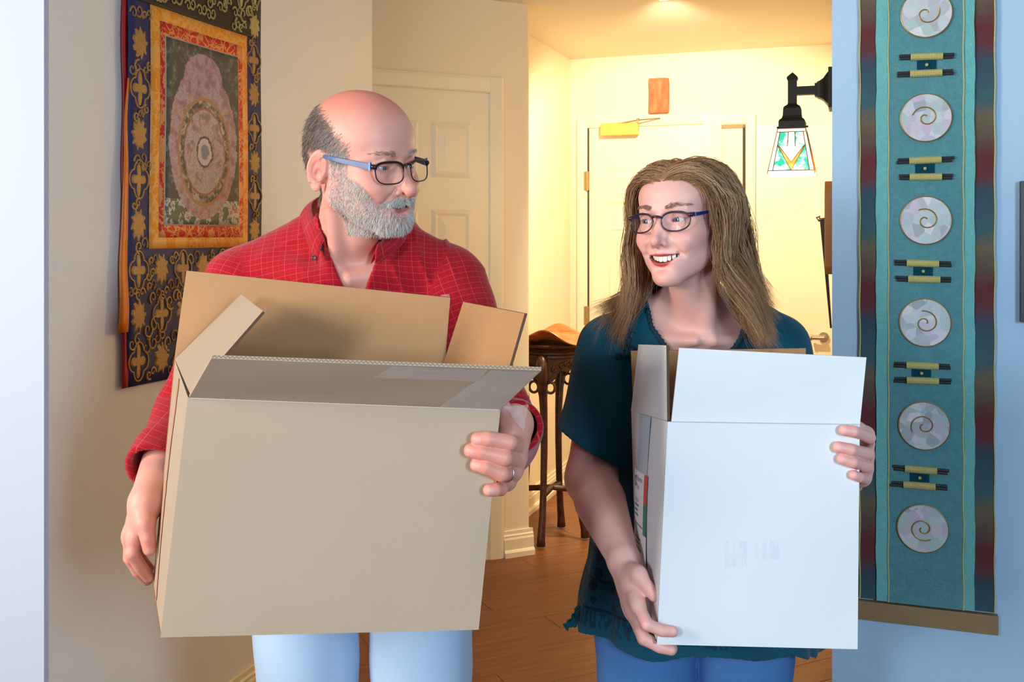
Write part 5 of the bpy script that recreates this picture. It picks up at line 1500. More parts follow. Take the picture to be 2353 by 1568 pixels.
def w_body(p):
    d = smin(smin(w_torso(p), w_neckf(p), 0.035), w_arm(p), 0.03)
    d = smin(d, near(lambda q: head_field(WPOSE.inv(q), WOMAN) * WPOSE.s, p, WPOSE.c, 0.17), 0.014)
    d = smin(d, w_handR(p), 0.012)
    return smin(d, w_handL(p), 0.012)

def body_mesh(fn, fine, lo, hi, coarse):
    """fine boxes (lo, hi, h) plus a coarse remainder that stays under the clothes"""
    parts = []
    for a, b, h in fine:
        parts.append(nets(fn, a, b, h, step=3, thr=1.8, project=1))
    V, F = nets(fn, lo, hi, coarse, project=1)
    C = V[F].mean(1); keep = np.ones(len(F), bool)
    for a, b, h in fine:
        keep &= ~((C > np.asarray(a) + 0.008) & (C < np.asarray(b) - 0.008)).all(1)
    parts.append((V, F[keep]))
    return join_np(parts)

FINE = 0.0018
def box_of(pts, m):
    a = np.array(pts); return a.min(0) - m, a.max(0) + m
def make_body(parent, fn, pose, q, hands, fine, lo, hi, nails):
    V, F = body_mesh(fn, fine, lo, hi, 0.007)
    col = np.tile(np.array(q['skin'], np.float32), (len(V), 1))
    k = vlen(V - pose.c) < 0.2
    hc = head_colors(pose.inv(V[k]), q)
    w = np.clip((0.19 - vlen(V[k] - pose.c)) / 0.03, 0, 1)[:, None]
    col[k] = hc * w + col[k] * (1 - w)
    for hnd, nl in zip(hands, nails):
        k = vlen(V - hnd.c) < hnd.R + 0.02
        col[k] = hnd.tint(V[k], col[k], q['blush'], nl)
    o = link('body', mesh_np('body', V, F, col), M_SKIN, parent, True)
    return o
def w_base(pose): return (float(pose.c[0]), float(pose.c[1]) + 0.1, 0.0)

man = thing('person', 'bald bearded person in a red checked shirt and glasses holding a brown cardboard box', 'person', (-0.29, 1.88, 0))
woman = thing('person', 'long-haired person in a teal blouse and glasses holding a white cardboard box', 'person', (0.345, 1.92, 0))
make_body(man, m_body, MPOSE, MAN, (m_handR, m_handL),
          [((-0.455, 1.585, 1.255), (-0.145, 1.965, 1.720), FINE)]
          + [(*box_of([h.c - h.R, h.c + h.R, e], 0.01), 0.0020) for h, e in ((m_handR, m_wrR), (m_handL, m_wrL))],
          (-0.70, 1.33, 0.70), (0.07, 2.06, 1.50), (np.array([0.2, -1, 0.3]), np.array([0, -1, 0.1])))
make_body(woman, w_body, WPOSE, WOMAN, (w_handR, w_handL),
          [((0.165, 1.655, 1.155), (0.530, 2.010, 1.605), FINE)]
          + [(*box_of([w_handR.c - w_handR.R, w_handR.c + w_handR.R, w_elR - 0.06, w_elR + (0.06, 0.06, 0.09)], 0.004), 0.0021),
             (w_handL.c - w_handL.R, w_handL.c + w_handL.R, 0.0020)],
          (0.06, 1.40, 0.60), (0.66, 2.06, 1.40), (np.array([0.6, -0.8, 0.3]), np.array([0, -1, 0.1])))
put_eyes(MPOSE, man, (16, 4)); put_eyes(WPOSE, woman, (-18, 2))
put_teeth(MPOSE, MAN, man); put_teeth(WPOSE, WOMAN, woman)

# ------------------------------------------------------------------ clothes
def surf_y(fn, x, z, y0, y1, n=80):
    """first y from y0 to y1 where fn turns negative"""
    ys = np.linspace(y0, y1, n).astype(np.float32)
    d = fn(np.stack([np.full(n, x, np.float32), ys, np.full(n, z, np.float32)], 1))
    k = np.argmax(d < 0)
    return float(ys[k]) if (d < 0).any() else float(y1)
def crspline(pts, n):
    """Catmull-Rom through points"""
    pts = [np.asarray(p, float) for p in pts]; q = [2 * pts[0] - pts[1]] + pts + [2 * pts[-1] - pts[-2]]
    out = []
    for u in np.linspace(0, len(pts) - 1, n):
        i = min(int(u), len(pts) - 2); t = u - i
        a, b, c, d = q[i], q[i + 1], q[i + 2], q[i + 3]
        out.append(0.5 * ((2 * b) + (c - a) * t + (2 * a - 5 * b + 4 * c - d) * t * t + (-a + 3 * b - 3 * c + d) * t ** 3))
    return out
def drop_hidden(V, F, core):
    """remove the lining that lies inside the body"""
    F = F[~(core(V) < -0.0015)[F].all(1)]
    used = np.zeros(len(V), bool); used[F] = True
    return V[used], (np.cumsum(used) - 1)[F]
# --- red checked shirt
def m_sleeves(p, grow=0.0):
    cR = m_elR + (m_wrR - m_elR) * 0.70; cL = m_elL + (m_wrL - m_elL) * 0.92
    r = chain(p, [m_shR, m_elR, m_elR * 0.5 + cR * 0.5, cR], [0.067 + grow, 0.056 + grow, 0.053 + grow, 0.048 + grow])
    l = chain(p, [m_shL, m_elL, m_elL * 0.4 + cL * 0.6, cL], [0.067 + grow, 0.058 + grow, 0.050 + grow, 0.041 + grow])
    r = smin(r, rc(p, m_elR * 0.25 + cR * 0.75 + (-0.012, -0.004, 0.004), cR + (-0.012, 0, 0.010), 0.046, 0.043), 0.02)      # turned-up cuff bulges outwards
    axR = (cR - m_elR) / np.linalg.norm(cR - m_elR); axL = (cL - m_elL) / np.linalg.norm(cL - m_elL)
    return r, l, (p - cR.astype(np.float32)) @ axR.astype(np.float32), (p - cL.astype(np.float32)) @ axL.astype(np.float32)
def shell(d, t): return np.maximum(d, -(d + t))
def m_wedge(p):
    zz = p[:, 2] - 1.306
    return np.maximum(np.abs(p[:, 0] + 0.272 + zz * 0.05) - 0.37 * zz, p[:, 1] - 1.82)
def m_shirt(p):
    to = smin(m_torso(p), m_neckf(p), 0.03) - 0.0075
    r, l, pr_, pl_ = m_sleeves(p)
    nz = vnoise(p * np.float32([1.0, 1.0, 0.55]), 30, 3) * 0.0042 + vnoise(p * np.float32([1.2, 1, 0.5]), 75, 5) * 0.0012
    nz2 = vnoise(p * np.float32([1, 1, 1.0]), 44, 8) * 0.0058
    w = (1 - np.abs(np.sin((p[:, 0] * 0.85 + p[:, 2] * 0.32 + vnoise(p, 11, 2) * 0.022) * 62))) ** 3 * 0.0075 * np.clip((p[:, 0] + 0.27) / 0.05, 0, 1)
    w = w + (1 - np.abs(np.sin((p[:, 0] * 0.5 - p[:, 2] * 0.7 + vnoise(p, 9, 21) * 0.03) * 44))) ** 4 * 0.0045 * np.clip((-0.30 - p[:, 0]) / 0.05, 0, 1)      # pull folds on the far side of the chest
    to = to + np.minimum(nz, 0.0035) - w
    core = smin(smin(m_torso(p), m_neckf(p), 0.04), m_arm(p), 0.03) - 0.0050
    to = np.where((pr_ < -0.12) & (pl_ < -0.12), smin(to, core, 0.006), to)       # the cloth never dips under the skin
    wd = m_wedge(p)
    to = to - 0.0022 * np.clip(1 - np.abs(wd - 0.014) / 0.012, 0, 1) * (p[:, 0] < -0.27)     # button band
    n5 = np.minimum(nz2, 0.005)
    sl = np.minimum(np.maximum(shell(r + n5, 0.0085), pr_), np.maximum(shell(l + n5, 0.0085), pl_))     # open cuffs
    d = smin(shell(to, 0.0105), sl, 0.006)
    d = smax(d, -wd, 0.002)
    nk = rc(p, m_neck + (0, 0.0, -0.010), m_neck + (0, -0.01, 0.12), 0.066, 0.075)
    d = smax(d, -nk, 0.004)
    return np.maximum(d, 0.835 - p[:, 2])
def plaid():
    t = NT('red_check'); t.set(Roughness=0.85); t.b.inputs['Specular IOR Level'].default_value = 0.15
    a = t.new('ShaderNodeAttribute', attribute_name='cloth_uv'); s = t.new('ShaderNodeSeparateXYZ'); t.L(a.outputs['Vector'], s.inputs[0])
    v = t.coord()
    def lines(x, pitch, w, ph=0.0):
        f = t.math('FRACT', t.math('ADD', t.math('DIVIDE', x, pitch), ph + 100.0))
        return t.math('LESS_THAN', t.math('ABSOLUTE', t.math('SUBTRACT', f, 0.5)), w / pitch / 2)
    L1 = t.math('MULTIPLY', lines(s.outputs[0], 0.0225, 0.0007), 0.50); L2 = t.math('MULTIPLY', lines(s.outputs[0], 0.0225, 0.0006, 0.5), 0.14)
    L3 = t.math('MULTIPLY', lines(s.outputs[1], 0.0110, 0.0007), 0.42)
    m = t.math('MAXIMUM', t.math('MAXIMUM', L1, L2), L3)
    n = t.noise(v, 14, 3); g = t.noise(v, 500, 2)
    c = t.mix(n, lin(158, 8, 28), lin(186, 16, 38)); c = t.mix(m, c, lin(226, 108, 96))
    t.base(c); t.bump(g, 0.25, 0.0008)
    t.b.inputs['Sheen Weight'].default_value = 0.2; t.b.inputs['Sheen Roughness'].default_value = 0.5
    return t.m
M_PLAID = plaid()
V, F = nets(m_shirt, (-0.71, 1.42, 0.83), (0.08, 2.06, 1.53), 0.0041, step=3, thr=2.0, project=1)
V, F = drop_hidden(V, F, lambda p: smin(smin(m_torso(p), m_neckf(p), 0.04), m_arm(p), 0.03))
to = m_torso(V) - 0.0075; r, l = m_sleeves(V)[:2]
uv = np.stack([V[:, 0] + 0.10 * (V[:, 2] - 1.3), V[:, 2] - 0.05 * V[:, 0] + 0.4 * np.abs(V[:, 1] - 1.74)], 1)
for sd, a, b in ((r, m_shR, m_elR), (l, m_shL, m_elL)):
    k = (sd < to)
    ax = (b - a) / np.linalg.norm(b - a); q = V[k] - a
    e1 = np.cross(ax, (0, 1, 0)); e1 = e1 / np.linalg.norm(e1); e2 = np.cross(ax, e1)
    uv[k] = np.stack([np.arctan2(q @ e2, q @ e1) * 0.060, q @ ax], 1)
shirt = link('shirt', mesh_np('shirt', V, F, uv=uv), M_PLAID, man, True)
def cloth_strip(name, A, B, n, m, mat, parent, th, uvf=None, sub=None):
    """cloth between two 3D curves A and B, solidified"""
    A = crspline(A, n); B = crspline(B, n); V = []; U = []
    for i in range(n):
        for j in range(m + 1):
            t = j / m; p = A[i] * (1 - t) + B[i] * t
            if sub is not None: p = p + np.asarray(sub, float) * math.sin(math.pi * t)
            V.append(p); U.append((i * 0.0045, t * 0.05))
    V = np.array(V); q = np.array([(i * (m + 1) + j, i * (m + 1) + j + 1, (i + 1) * (m + 1) + j + 1, (i + 1) * (m + 1) + j) for i in range(n - 1) for j in range(m)])
    me = mesh_np(name, V, q, uv=np.array(U)); o = link(name, me, mat, parent, True)
    sd = o.modifiers.new('thick', 'SOLIDIFY'); sd.thickness = th; sd.offset = 0
    return o
fold = [P(745, 551, 1.757), P(729, 515, 1.790), P(719, 486, 1.835), P(722, 464, 1.890), P(752, 446, 1.935), P(806, 440, 1.952), P(862, 456, 1.930), P(893, 494, 1.880), P(888, 535, 1.810), P(868, 562, 1.757)]
lower = [P(727, 606, 1.735), P(706, 552, 1.775), P(694, 512, 1.835), P(694, 490, 1.905), P(735, 474, 1.965), P(806, 470, 1.990), P(888, 486, 1.962), P(934, 518, 1.895), P(925, 560, 1.805), P(862, 606, 1.742)]
stand = [P(752, 598, 1.752), P(738, 560, 1.785), P(727, 520, 1.835), P(730, 498, 1.890), P(758, 480, 1.930), P(806, 474, 1.946), P(856, 490, 1.925), P(884, 528, 1.878), P(878, 570, 1.810), P(852, 606, 1.758)]
cloth_strip('collar', fold, lower, 50, 6, M_PLAID, shirt, 0.0028, sub=(0, -0.006, 0.004))
cloth_strip('collar_stand', stand, fold, 50, 4, M_PLAID, shirt, 0.0024)
M_BUTTON = plain('button', lin(96, 60, 58), 0.3, 0.1, 90, 0)
for px, py, Y, r_ in ((777, 646, 0, 0.0056), (722, 592, 1.733, 0.0045), (741, 570, 1.765, 0.0048)):
    if Y == 0:
        c = P(px, py, 1.72); Y = surf_y(m_shirt, c[0], c[2], 1.60, 1.85); c = P(px, py, Y); c[1] -= 0.002
    else: c = P(px, py, Y); c[1] -= 0.003
    MB().lathe([(0.0003, -0.002), (r_ * 0.6, -0.0016), (r_ * 0.75, -0.003), (r_, -0.0022), (r_, 0.001), (0.0003, 0.001)], 18, cap=False).xf(lambda q: c + np.array((q[0], q[2], q[1]))).build('button', M_BUTTON, shirt, smooth=True)

# --- trousers and shoes
def denim(name, c0, c1):
    t = NT(name); t.set(Roughness=0.9); t.b.inputs['Specular IOR Level'].default_value = 0.12
    v = t.coord(); n = t.noise(v, 9, 4); w = t.noise(t.mapping(v, (900, 900, 300)), 1, 2); t.base(t.mix(t.math('ADD', t.math('MULTIPLY', n, 0.7), t.math('MULTIPLY', w, 0.3)), c0, c1)); t.bump(w, 0.15, 0.0008); return t.m
def legs_field(p, hips, knees, ankles, r, pelvis, pr, top, crotch):
    d = ell(p, pelvis, pr)
    L = None
    for h_, k_, a_ in zip(hips, knees, ankles):
        e = chain(p, [h_, k_, a_], [r[0], r[1], r[2]])
        L = e if L is None else np.minimum(L, e)
    nz = vnoise(p * np.float32([1, 1, 0.35]), 40, 4) * 0.004 + vnoise(p * np.float32([1, 1, 1.5]), 26, 6) * 0.003
    d = smin(d, L, 0.03) + nz
    d = np.maximum(d, p[:, 2] - top)
    return np.maximum(d, 0.03 - p[:, 2])
mk = lambda h, k, a: (np.array(h), np.array(k), np.array(a))
mh = [mk((-0.386, 1.880, 0.86), (-0.372, 1.865, 0.47), (-0.365, 1.890, 0.06)), mk((-0.172, 1.880, 0.86), (-0.166, 1.865, 0.47), (-0.165, 1.890, 0.06))]
fnm = lambda p: legs_field(p, [h[0] for h in mh], [h[1] for h in mh], [h[2] for h in mh], (0.105, 0.088, 0.062), (-0.279, 1.885, 0.90), (0.192, 0.140, 0.14), 0.96, 0)
V, F = nets(fnm, (-0.52, 1.70, 0.02), (-0.04, 2.05, 0.98), 0.006, step=3, project=1)
link('trousers', mesh_np('trousers', V, F), denim('denim_light', lin(158, 188, 220), lin(194, 216, 238)), man, True)
wh = [mk((0.250, 1.920, 0.80), (0.262, 1.900, 0.43), (0.270, 1.930, 0.06)), mk((0.442, 1.920, 0.80), (0.430, 1.900, 0.43), (0.420, 1.930, 0.06))]
fnw = lambda p: legs_field(p, [h[0] for h in wh], [h[1] for h in wh], [h[2] for h in wh], (0.102, 0.080, 0.055), (0.345, 1.925, 0.79), (0.176, 0.120, 0.12), 0.82, 0)
V, F = nets(fnw, (0.11, 1.74, 0.02), (0.58, 2.08, 0.88), 0.006, step=3, project=1)
link('trousers', mesh_np('trousers', V, F), denim('denim_blue', lin(54, 98, 158), lin(88, 134, 190)), woman, True)
def shoe_mesh(c, L=0.27):
    c = np.asarray(c, np.float32)
    def fn(p):
        q = p - c
        d = ell(q, (0, -0.075, 0.035), (0.047, 0.105, 0.040)); d = smin(d, ell(q, (0, 0.03, 0.050), (0.040, 0.060, 0.052)), 0.03)
        sole = smax(ell(q, (0, -0.045, 0.012), (0.052, 0.140, 0.03)), np.abs(q[:, 2] - 0.012) - 0.012, 0.006)
        d = smin(np.maximum(d, -q[:, 2]), sole, 0.004)
        return np.maximum(d, -q[:, 2])
    return nets(fn, c + (-0.07, -0.21, -0.004), c + (0.07, 0.11, 0.12), 0.005, step=3, project=1)
M_SHOE = plain('shoe_leather', lin(60, 44, 36), 0.5, 0.15, 40, 0.1)
for par, hh in ((man, mh), (woman, wh)):
    for h in hh:
        V, F = shoe_mesh((h[2][0], h[2][1], 0.0005)); link('shoe', mesh_np('shoe', V, F), M_SHOE, par, True)

# --- teal blouse
def w_loft(p):
    z = p[:, 2]
    zs = [0.60, 0.66, 0.75, 0.88, 1.00, 1.10, 1.20, 1.30]
    a = np.interp(z, zs, [0.236, 0.232, 0.222, 0.200, 0.180, 0.172, 0.160, 0.12]); b = np.interp(z, zs, [0.168, 0.165, 0.160, 0.150, 0.140, 0.130, 0.10, 0.07])
    x = p[:, 0] - np.interp(z, [0.6, 1.0, 1.2], [0.354, 0.347, 0.345]); y = p[:, 1] - 1.920
    ph = np.arctan2(y / b, x / a)
    f = 1 + np.clip(1.12 - z, 0, 0.4) * 0.16 * (np.sin(ph * 9 + 1.0 + z * 2) * 0.6 + np.sin(ph * 16 + 2.0) * 0.3)
    return (np.sqrt((x / a) ** 2 + (y / b) ** 2) - f) * np.minimum(a, b) * 0.9
wsR = w_shR + (w_elR - w_shR) * 0.80; wsL = w_shL + (w_elL - w_shL) * 0.80
def w_bell(p, sh, hem, out):
    d = rc(p, sh + (0, 0, 0.002), hem, 0.060, 0.0790)
    return d
hemR = P(1350, 1018, 1.83)
def w_blouse_raw(p, solid=True):
    to = smin(w_torso(p), w_neckf(p) + 0.004, 0.02) - 0.008
    to = np.where(p[:, 2] > 1.0, to, to + (1.0 - p[:, 2]) * 0.3)
    lo = np.maximum(w_loft(p), p[:, 2] - 1.22)
    d = smin(to, lo, 0.03)
    fr = vnoise(p * np.float32([1, 1, 0.3]), 60, 9) * 0.0034
    nR = np.array([-0.49, 0.0, -0.87], np.float32)
    r = rc(p, w_shR + (0.0, 0, 0.004), hemR + (0.010, 0, -0.02), 0.058, 0.076) + vnoise(p * np.float32([1.3, 1, 0.4]), 42, 12) * 0.0062
    pr_ = (p - P(1349, 1021, 1.83).astype(np.float32)) @ nR
    l = rc(p, w_shL + (0, 0, 0.004), wsL + (0.004, 0, -0.02), 0.058, 0.074) + vnoise(p, 45, 13) * 0.003
    nL = ((wsL - w_shL) / np.linalg.norm(wsL - w_shL)).astype(np.float32)
    pl_ = (p - wsL.astype(np.float32)) @ nL
    d = d + np.minimum(fr, 0.002)
    core = smin(smin(w_torso(p), w_neckf(p), 0.035), w_arm(p), 0.03) - 0.0050
    d = np.where((pr_ < -0.03) & (pl_ < -0.03) & (p[:, 2] > 1.05), smin(d, core, 0.006), d)
    if solid: return smin(d, np.minimum(np.maximum(r, pr_), np.maximum(l, pl_)), 0.018)
    return smin(shell(d, 0.0100), np.minimum(np.maximum(shell(r, 0.0085), pr_), np.maximum(shell(l, 0.0085), pl_)), 0.008)
def w_vneck(p):
    zz = p[:, 2] - 1.1556
    hw_ = np.where(zz < 0.125, 0.655 * zz, 0.0819 + (zz - 0.125) * 0.15)
    return np.maximum(np.abs(p[:, 0] - 0.3424) - hw_, p[:, 1] - 1.90)
def w_hem(x): return 0.706 + 0.008 * np.sin((x - 0.3) * 30) - 0.045 * np.clip((x - 0.50) / 0.06, 0, 1)
def w_blouse(p):
    d = w_blouse_raw(p, False)
    d = smax(d, -w_vneck(p), 0.003)
    nk = ell(p, w_neck + (0, 0.02, 0.035), (0.088, 0.075, 0.075))
    d = smax(d, -nk, 0.004)
    return np.maximum(d, w_hem(p[:, 0]) - p[:, 2])
def teal():
    t = NT('teal_rayon'); t.set(Roughness=0.8); t.b.inputs['Specular IOR Level'].default_value = 0.15
    v = t.coord(); s = t.new('ShaderNodeSeparateXYZ'); t.L(v, s.inputs[0])
    n = t.noise(v, 10, 3); g = t.noise(t.mapping(v, (500, 500, 220)), 1, 2)
    c = t.mix(n, lin(10, 64, 84), lin(16, 84, 104))
    # embroidered bands near the hem, in darker thread
    z = s.outputs[2]
    wob = t.math('MULTIPLY', t.math('SUBTRACT', t.noise(v, 16, 1), 0.5), 0.016)
    zz = t.math('ADD', z, wob)
    def band(a, b): return t.math('MULTIPLY', t.math('GREATER_THAN', zz, a), t.math('LESS_THAN', zz, b))
    vo = t.new('ShaderNodeTexVoronoi'); t.L(t.mapping(v, (1, 1, 1)), vo.inputs['Vector']); vo.inputs['Scale'].default_value = 34; vo.inputs['Randomness'].default_value = 0.5
    pet = t.math('MULTIPLY', t.noise(v, 140, 2), 0.24)
    flo = t.math('LESS_THAN', t.math('ADD', vo.outputs['Distance'], pet), 0.46)
    m = t.math('MULTIPLY', band(0.765, 0.862), flo)
    for a, b in ((0.860, 0.867), (0.812, 0.818), (0.758, 0.764)): m = t.math('MAXIMUM', m, band(a, b))
    lace = t.math('MULTIPLY', band(0.726, 0.757), t.math('GREATER_THAN', t.noise(t.mapping(v, (150, 150, 40)), 1, 1), 0.5))
    m = t.math('MAXIMUM', m, t.math('MULTIPLY', lace, 0.7))
    c = t.mix(t.math('MULTIPLY', m, 0.8), c, lin(4, 30, 46))
    t.base(c); t.bump(t.math('ADD', g, m), 0.3, 0.0012)
    t.b.inputs['Sheen Weight'].default_value = 0.15
    return t.m
M_TEAL = teal()
V, F = nets(w_blouse, (0.06, 1.70, 0.60), (0.68, 2.12, 1.40), 0.0038, step=3, thr=2.0, project=1)
V, F = drop_hidden(V, F, lambda p: smin(smin(w_torso(p), w_neckf(p), 0.035), w_arm(p), 0.03))
blouse = link('blouse', mesh_np('blouse', V, F), M_TEAL, woman, True)
# ribbed edge of the V neck
for sg in (-1, 1):
    pts = []; rad = []
    for k in range(60):
        z = 1.17 + (1.312 - 1.17) * k / 59
        zz = z - 1.1556; hw_ = 0.655 * zz if zz < 0.125 else 0.0819 + (zz - 0.125) * 0.15
        x = 0.3424 + sg * (hw_ + 0.0045); y = surf_y(w_blouse_raw, x, z, 1.70, 1.93)
        pts.append((x, y - 0.0005, z)); rad.append(0.0042 if k % 3 else 0.0060)
    MB().tube(pts, rad, 8).build('neck_trim', plain('teal_rib', lin(8, 52, 70), 0.85, 0.1, 200, 0.2), blouse, smooth=True)
# cut-work embroidery by the shoulder
M_EMB = plain('teal_embroidery', lin(6, 40, 56), 0.85, 0.15, 200, 0.4)
emb = MB()
for k in range(26):
    px, py = 1432 + random.uniform(-14, 26), 772 + random.uniform(-26, 52)
    c = P(px, py, 1.85); y = surf_y(w_blouse_raw, c[0], c[2], 1.70, 1.93); c = P(px, py, y); c[1] = y - 0.001
    a0 = random.random() * 6; R_ = random.uniform(0.004, 0.008)
    emb.tube([c + np.array((R_ * math.cos(a), -0.0005, R_ * math.sin(a))) for a in np.linspace(a0, a0 + 5.2, 10)], 0.0017, 5)
emb.build('shoulder_embroidery', M_EMB, blouse, smooth=True)
# side tie
tp = [P(1333, 1392, 1.90), P(1326, 1408, 1.885), P(1318, 1424, 1.88), P(1306, 1436, 1.88), P(1298, 1443, 1.88)]
MB().tube(crspline(tp, 14), [0.005 + 0.004 * math.sin(k * 0.9) ** 2 for k in range(14)], 8, flat=0.5).build('side_tie', M_TEAL, blouse, smooth=True)
tp = [P(1333, 1392, 1.895), P(1329, 1412, 1.88), P(1322, 1428, 1.878), P(1316, 1440, 1.878)]
MB().tube(crspline(tp, 12), [0.004 + 0.003 * math.sin(k * 0.8) ** 2 for k in range(12)], 8, flat=0.5).build('side_tie', M_TEAL, blouse, smooth=True)

# ------------------------------------------------------------------ hair: every strand is a thin three-sided tube, all strands of one head or beard in one mesh
def strands_mesh(name, S, rad, col, mat, parent, taper=0.35):
    """S (n, m, 3) strand points, rad (n,), col (n,3)"""
    n, m, _ = S.shape
    T = np.gradient(S, axis=1); T /= np.linalg.norm(T, axis=2, keepdims=True) + 1e-9
    ref = np.tile(np.array([0.31, 0.87, 0.38]), (n, 1))[:, None, :]
    A = np.cross(T, ref); A /= np.linalg.norm(A, axis=2, keepdims=True) + 1e-9
    B = np.cross(T, A)
    prof = np.clip(np.minimum(1.0, (1 - np.linspace(0, 1, m)) / taper), 0.12, 1)[None, :, None] * rad[:, None, None]
    rings = [S + prof * (math.cos(w) * A + math.sin(w) * B) for w in (0, 2.094, 4.189)]
    V = np.stack(rings, 2).reshape(-1, 3)
    base = (np.arange(n)[:, None] * m + np.arange(m - 1)[None, :]).reshape(-1) * 3
    F = np.concatenate([np.stack([base + k, base + (k + 1) % 3, base + 3 + (k + 1) % 3, base + 3 + k], 1) for k in range(3)])
    C = np.repeat(col, m * 3, axis=0)
    o = link(name, mesh_np(name, V, F, C), mat, parent, True)
    o['kind'] = 'stuff'
    return o
def hair_mat(name, rough=0.42, tl=0.32):
    t = NT(name); t.set(Roughness=rough); a = t.new('ShaderNodeAttribute', attribute_name='Col'); t.base(a.outputs['Color'])
    t.b.inputs['Specular IOR Level'].default_value = 0.3
    tr = t.new('ShaderNodeBsdfTranslucent'); t.L(a.outputs['Color'], tr.inputs[0]); mx = t.new('ShaderNodeMixShader'); mx.inputs[0].default_value = tl
    t.L(t.b.outputs[0], mx.inputs[1]); t.L(tr.outputs[0], mx.inputs[2]); t.L(mx.outputs[0], t.out.inputs['Surface'])
    return t.m
M_HAIR = hair_mat('hair'); M_SHORT = hair_mat('short_hair', 0.5, 0.12)
def body_points(person, pose, rad=0.17):
    o = [c for c in person.children if c.name.split('.')[0] == 'body'][0]
    n = len(o.data.vertices); co = np.empty(n * 3, np.float32); o.data.vertices.foreach_get('co', co); co = co.reshape(-1, 3)
    no = np.empty(n * 3, np.float32); o.data.vertices.foreach_get('normal', no); no = no.reshape(-1, 3)
    k = vlen(co - pose.c) < rad
    return co[k], no[k], pose.inv(co[k]), no[k] @ pose.R
def pick(mask, n, wts=None):
    idx = np.flatnonzero(mask)
    return RNG.choice(idx, n, p=None if wts is None else wts[idx] / wts[idx].sum())
def short_hair(name, person, pose, pts, idx, length, comb, lift, rad, cols, m=5, curl=0.15):
    co, no, lo_, ln = pts
    n = len(idx); p = co[idx] + RNG.normal(0, 0.0007, (n, 3)).astype(np.float32)
    N = no[idx]
    D = pose.dirf(comb) if comb.ndim == 1 else pose.dirf(comb)
    D = np.broadcast_to(D, (n, 3)) + RNG.normal(0, curl, (n, 3))
    D = D - N * (D * N).sum(1, keepdims=True); D /= np.linalg.norm(D, axis=1, keepdims=True) + 1e-9
    D = D * np.cos(lift)[:, None] + N * np.sin(lift)[:, None]
    S = [p - N * 0.001]
    q = p.copy()
    for k in range(1, m):
        q = q + D * (length / (m - 1))[:, None]
        D = D + RNG.normal(0, curl * 0.5, (n, 3)) - N * 0.12; D /= np.linalg.norm(D, axis=1, keepdims=True)
        S.append(q.copy())
    strands_mesh(name, np.stack(S, 1), rad, cols, M_SHORT, person)
def mixcol(n, cols, w):
    c = np.array(cols, np.float32)[RNG.choice(len(cols), n, p=w)]
    return c * (1 + RNG.normal(0, 0.10, (n, 1)))

# --- man
mp = body_points(man, MPOSE)
L = mp[2]; ax_ = np.abs(L[:, 0]); y_, z_ = L[:, 1], L[:, 2]
ztop = np.interp(y_, [-0.045, -0.02, 0.005, 0.04, 0.09, 0.12], [0.046, 0.066, 0.084, 0.100, 0.108, 0.100])
zlow = np.interp(y_, [-0.045, -0.025, 0.0, 0.035, 0.06, 0.12], [0.030, 0.004, 0.016, 0.018, -0.062, -0.070])
earm = (ax_ > 0.070) & (y_ > -0.002) & (y_ < 0.055) & (z_ < 0.030) & (z_ > -0.05)
hm = (z_ < ztop) & (z_ > zlow) & (y_ > -0.042 + 0.006 * np.sin(z_ * 130)) & ~earm
fade = np.clip((y_ + 0.045) / 0.03, 0.25, 1) * np.clip((ztop - z_) / 0.02, 0.2, 1)
idx = pick(hm, 9500, fade)
front = np.clip((0.030 - L[idx, 1]) / 0.06, 0, 1); hgt = np.clip((L[idx, 2] - 0.03) / 0.05, 0, 1)
cA = mixcol(len(idx), [lin(116, 100, 88), lin(144, 132, 124), lin(96, 80, 70), lin(170, 160, 154)], [0.35, 0.3, 0.15, 0.2])
cB = mixcol(len(idx), [lin(206, 198, 192), lin(180, 170, 164), lin(222, 216, 212)], [0.4, 0.4, 0.2])
k = (front * (1 - 0.5 * hgt))[:, None] * 0.8
comb = np.stack([0.25 * np.sign(L[idx, 0]), 0.75 + 0 * idx, -0.65 - 0.6 * (L[idx, 1] > 0.07)], 1).astype(np.float32)
short_hair('hair', man, MPOSE, mp, idx, 0.013 + 0.010 * RNG.random(len(idx)), comb, np.radians(9 + 12 * RNG.random(len(idx))), np.full(len(idx), 0.00030), cA * (1 - k) + cB * k, 5, 0.22)
# beard, moustache, sideburns
cheek_line = np.interp(ax_, [0.0, 0.022, 0.034, 0.048, 0.060, 0.075], [-0.064, -0.060, -0.061, -0.056, -0.036, -0.004])
bm_ = (z_ < cheek_line) & (y_ < 0.006) & (z_ > -0.118) & (y_ < 0.004 - 0.3 * (z_ + 0.05))
bm_ &= ~((ax_ > 0.055) & (y_ > -0.002 + 0.2 * z_))
mw_, mz_, up_, op_ = MAN['mouth_w'], -0.0675, MAN['smile'], MAN['open']
tt = np.clip(ax_ / mw_, 0, 1.2); dzl = z_ - (mz_ + up_ * tt * tt); prl = np.clip(1 - tt * tt, 0, 1)
lips = (tt < 1.05) & (dzl < 0.0035 + 0.004 * prl) & (dzl > -(0.0105 * prl + 0.003)) & (y_ < -0.06)
stache = (ax_ < 0.033) & (y_ < -0.070) & (z_ < np.interp(ax_, [0, 0.012, 0.033], [-0.0490, -0.0485, -0.058])) & (dzl > 0.0025 + 0.003 * prl)
bm_ = (bm_ | stache) & ~lips & ~((ax_ < 0.012) & (dzl < -0.006) & (dzl > -0.013))
side_b = (ax_ > 0.050) & (y_ < 0.004) & (y_ > -0.030 - np.clip(-0.01 - z_, 0, 0.06) * 0.6) & (z_ < 0.026) & (z_ > -0.075)
bm_ |= side_b
idx = np.concatenate([pick(bm_, 13500), pick(stache & ~lips, 1800)])
li = L[idx]
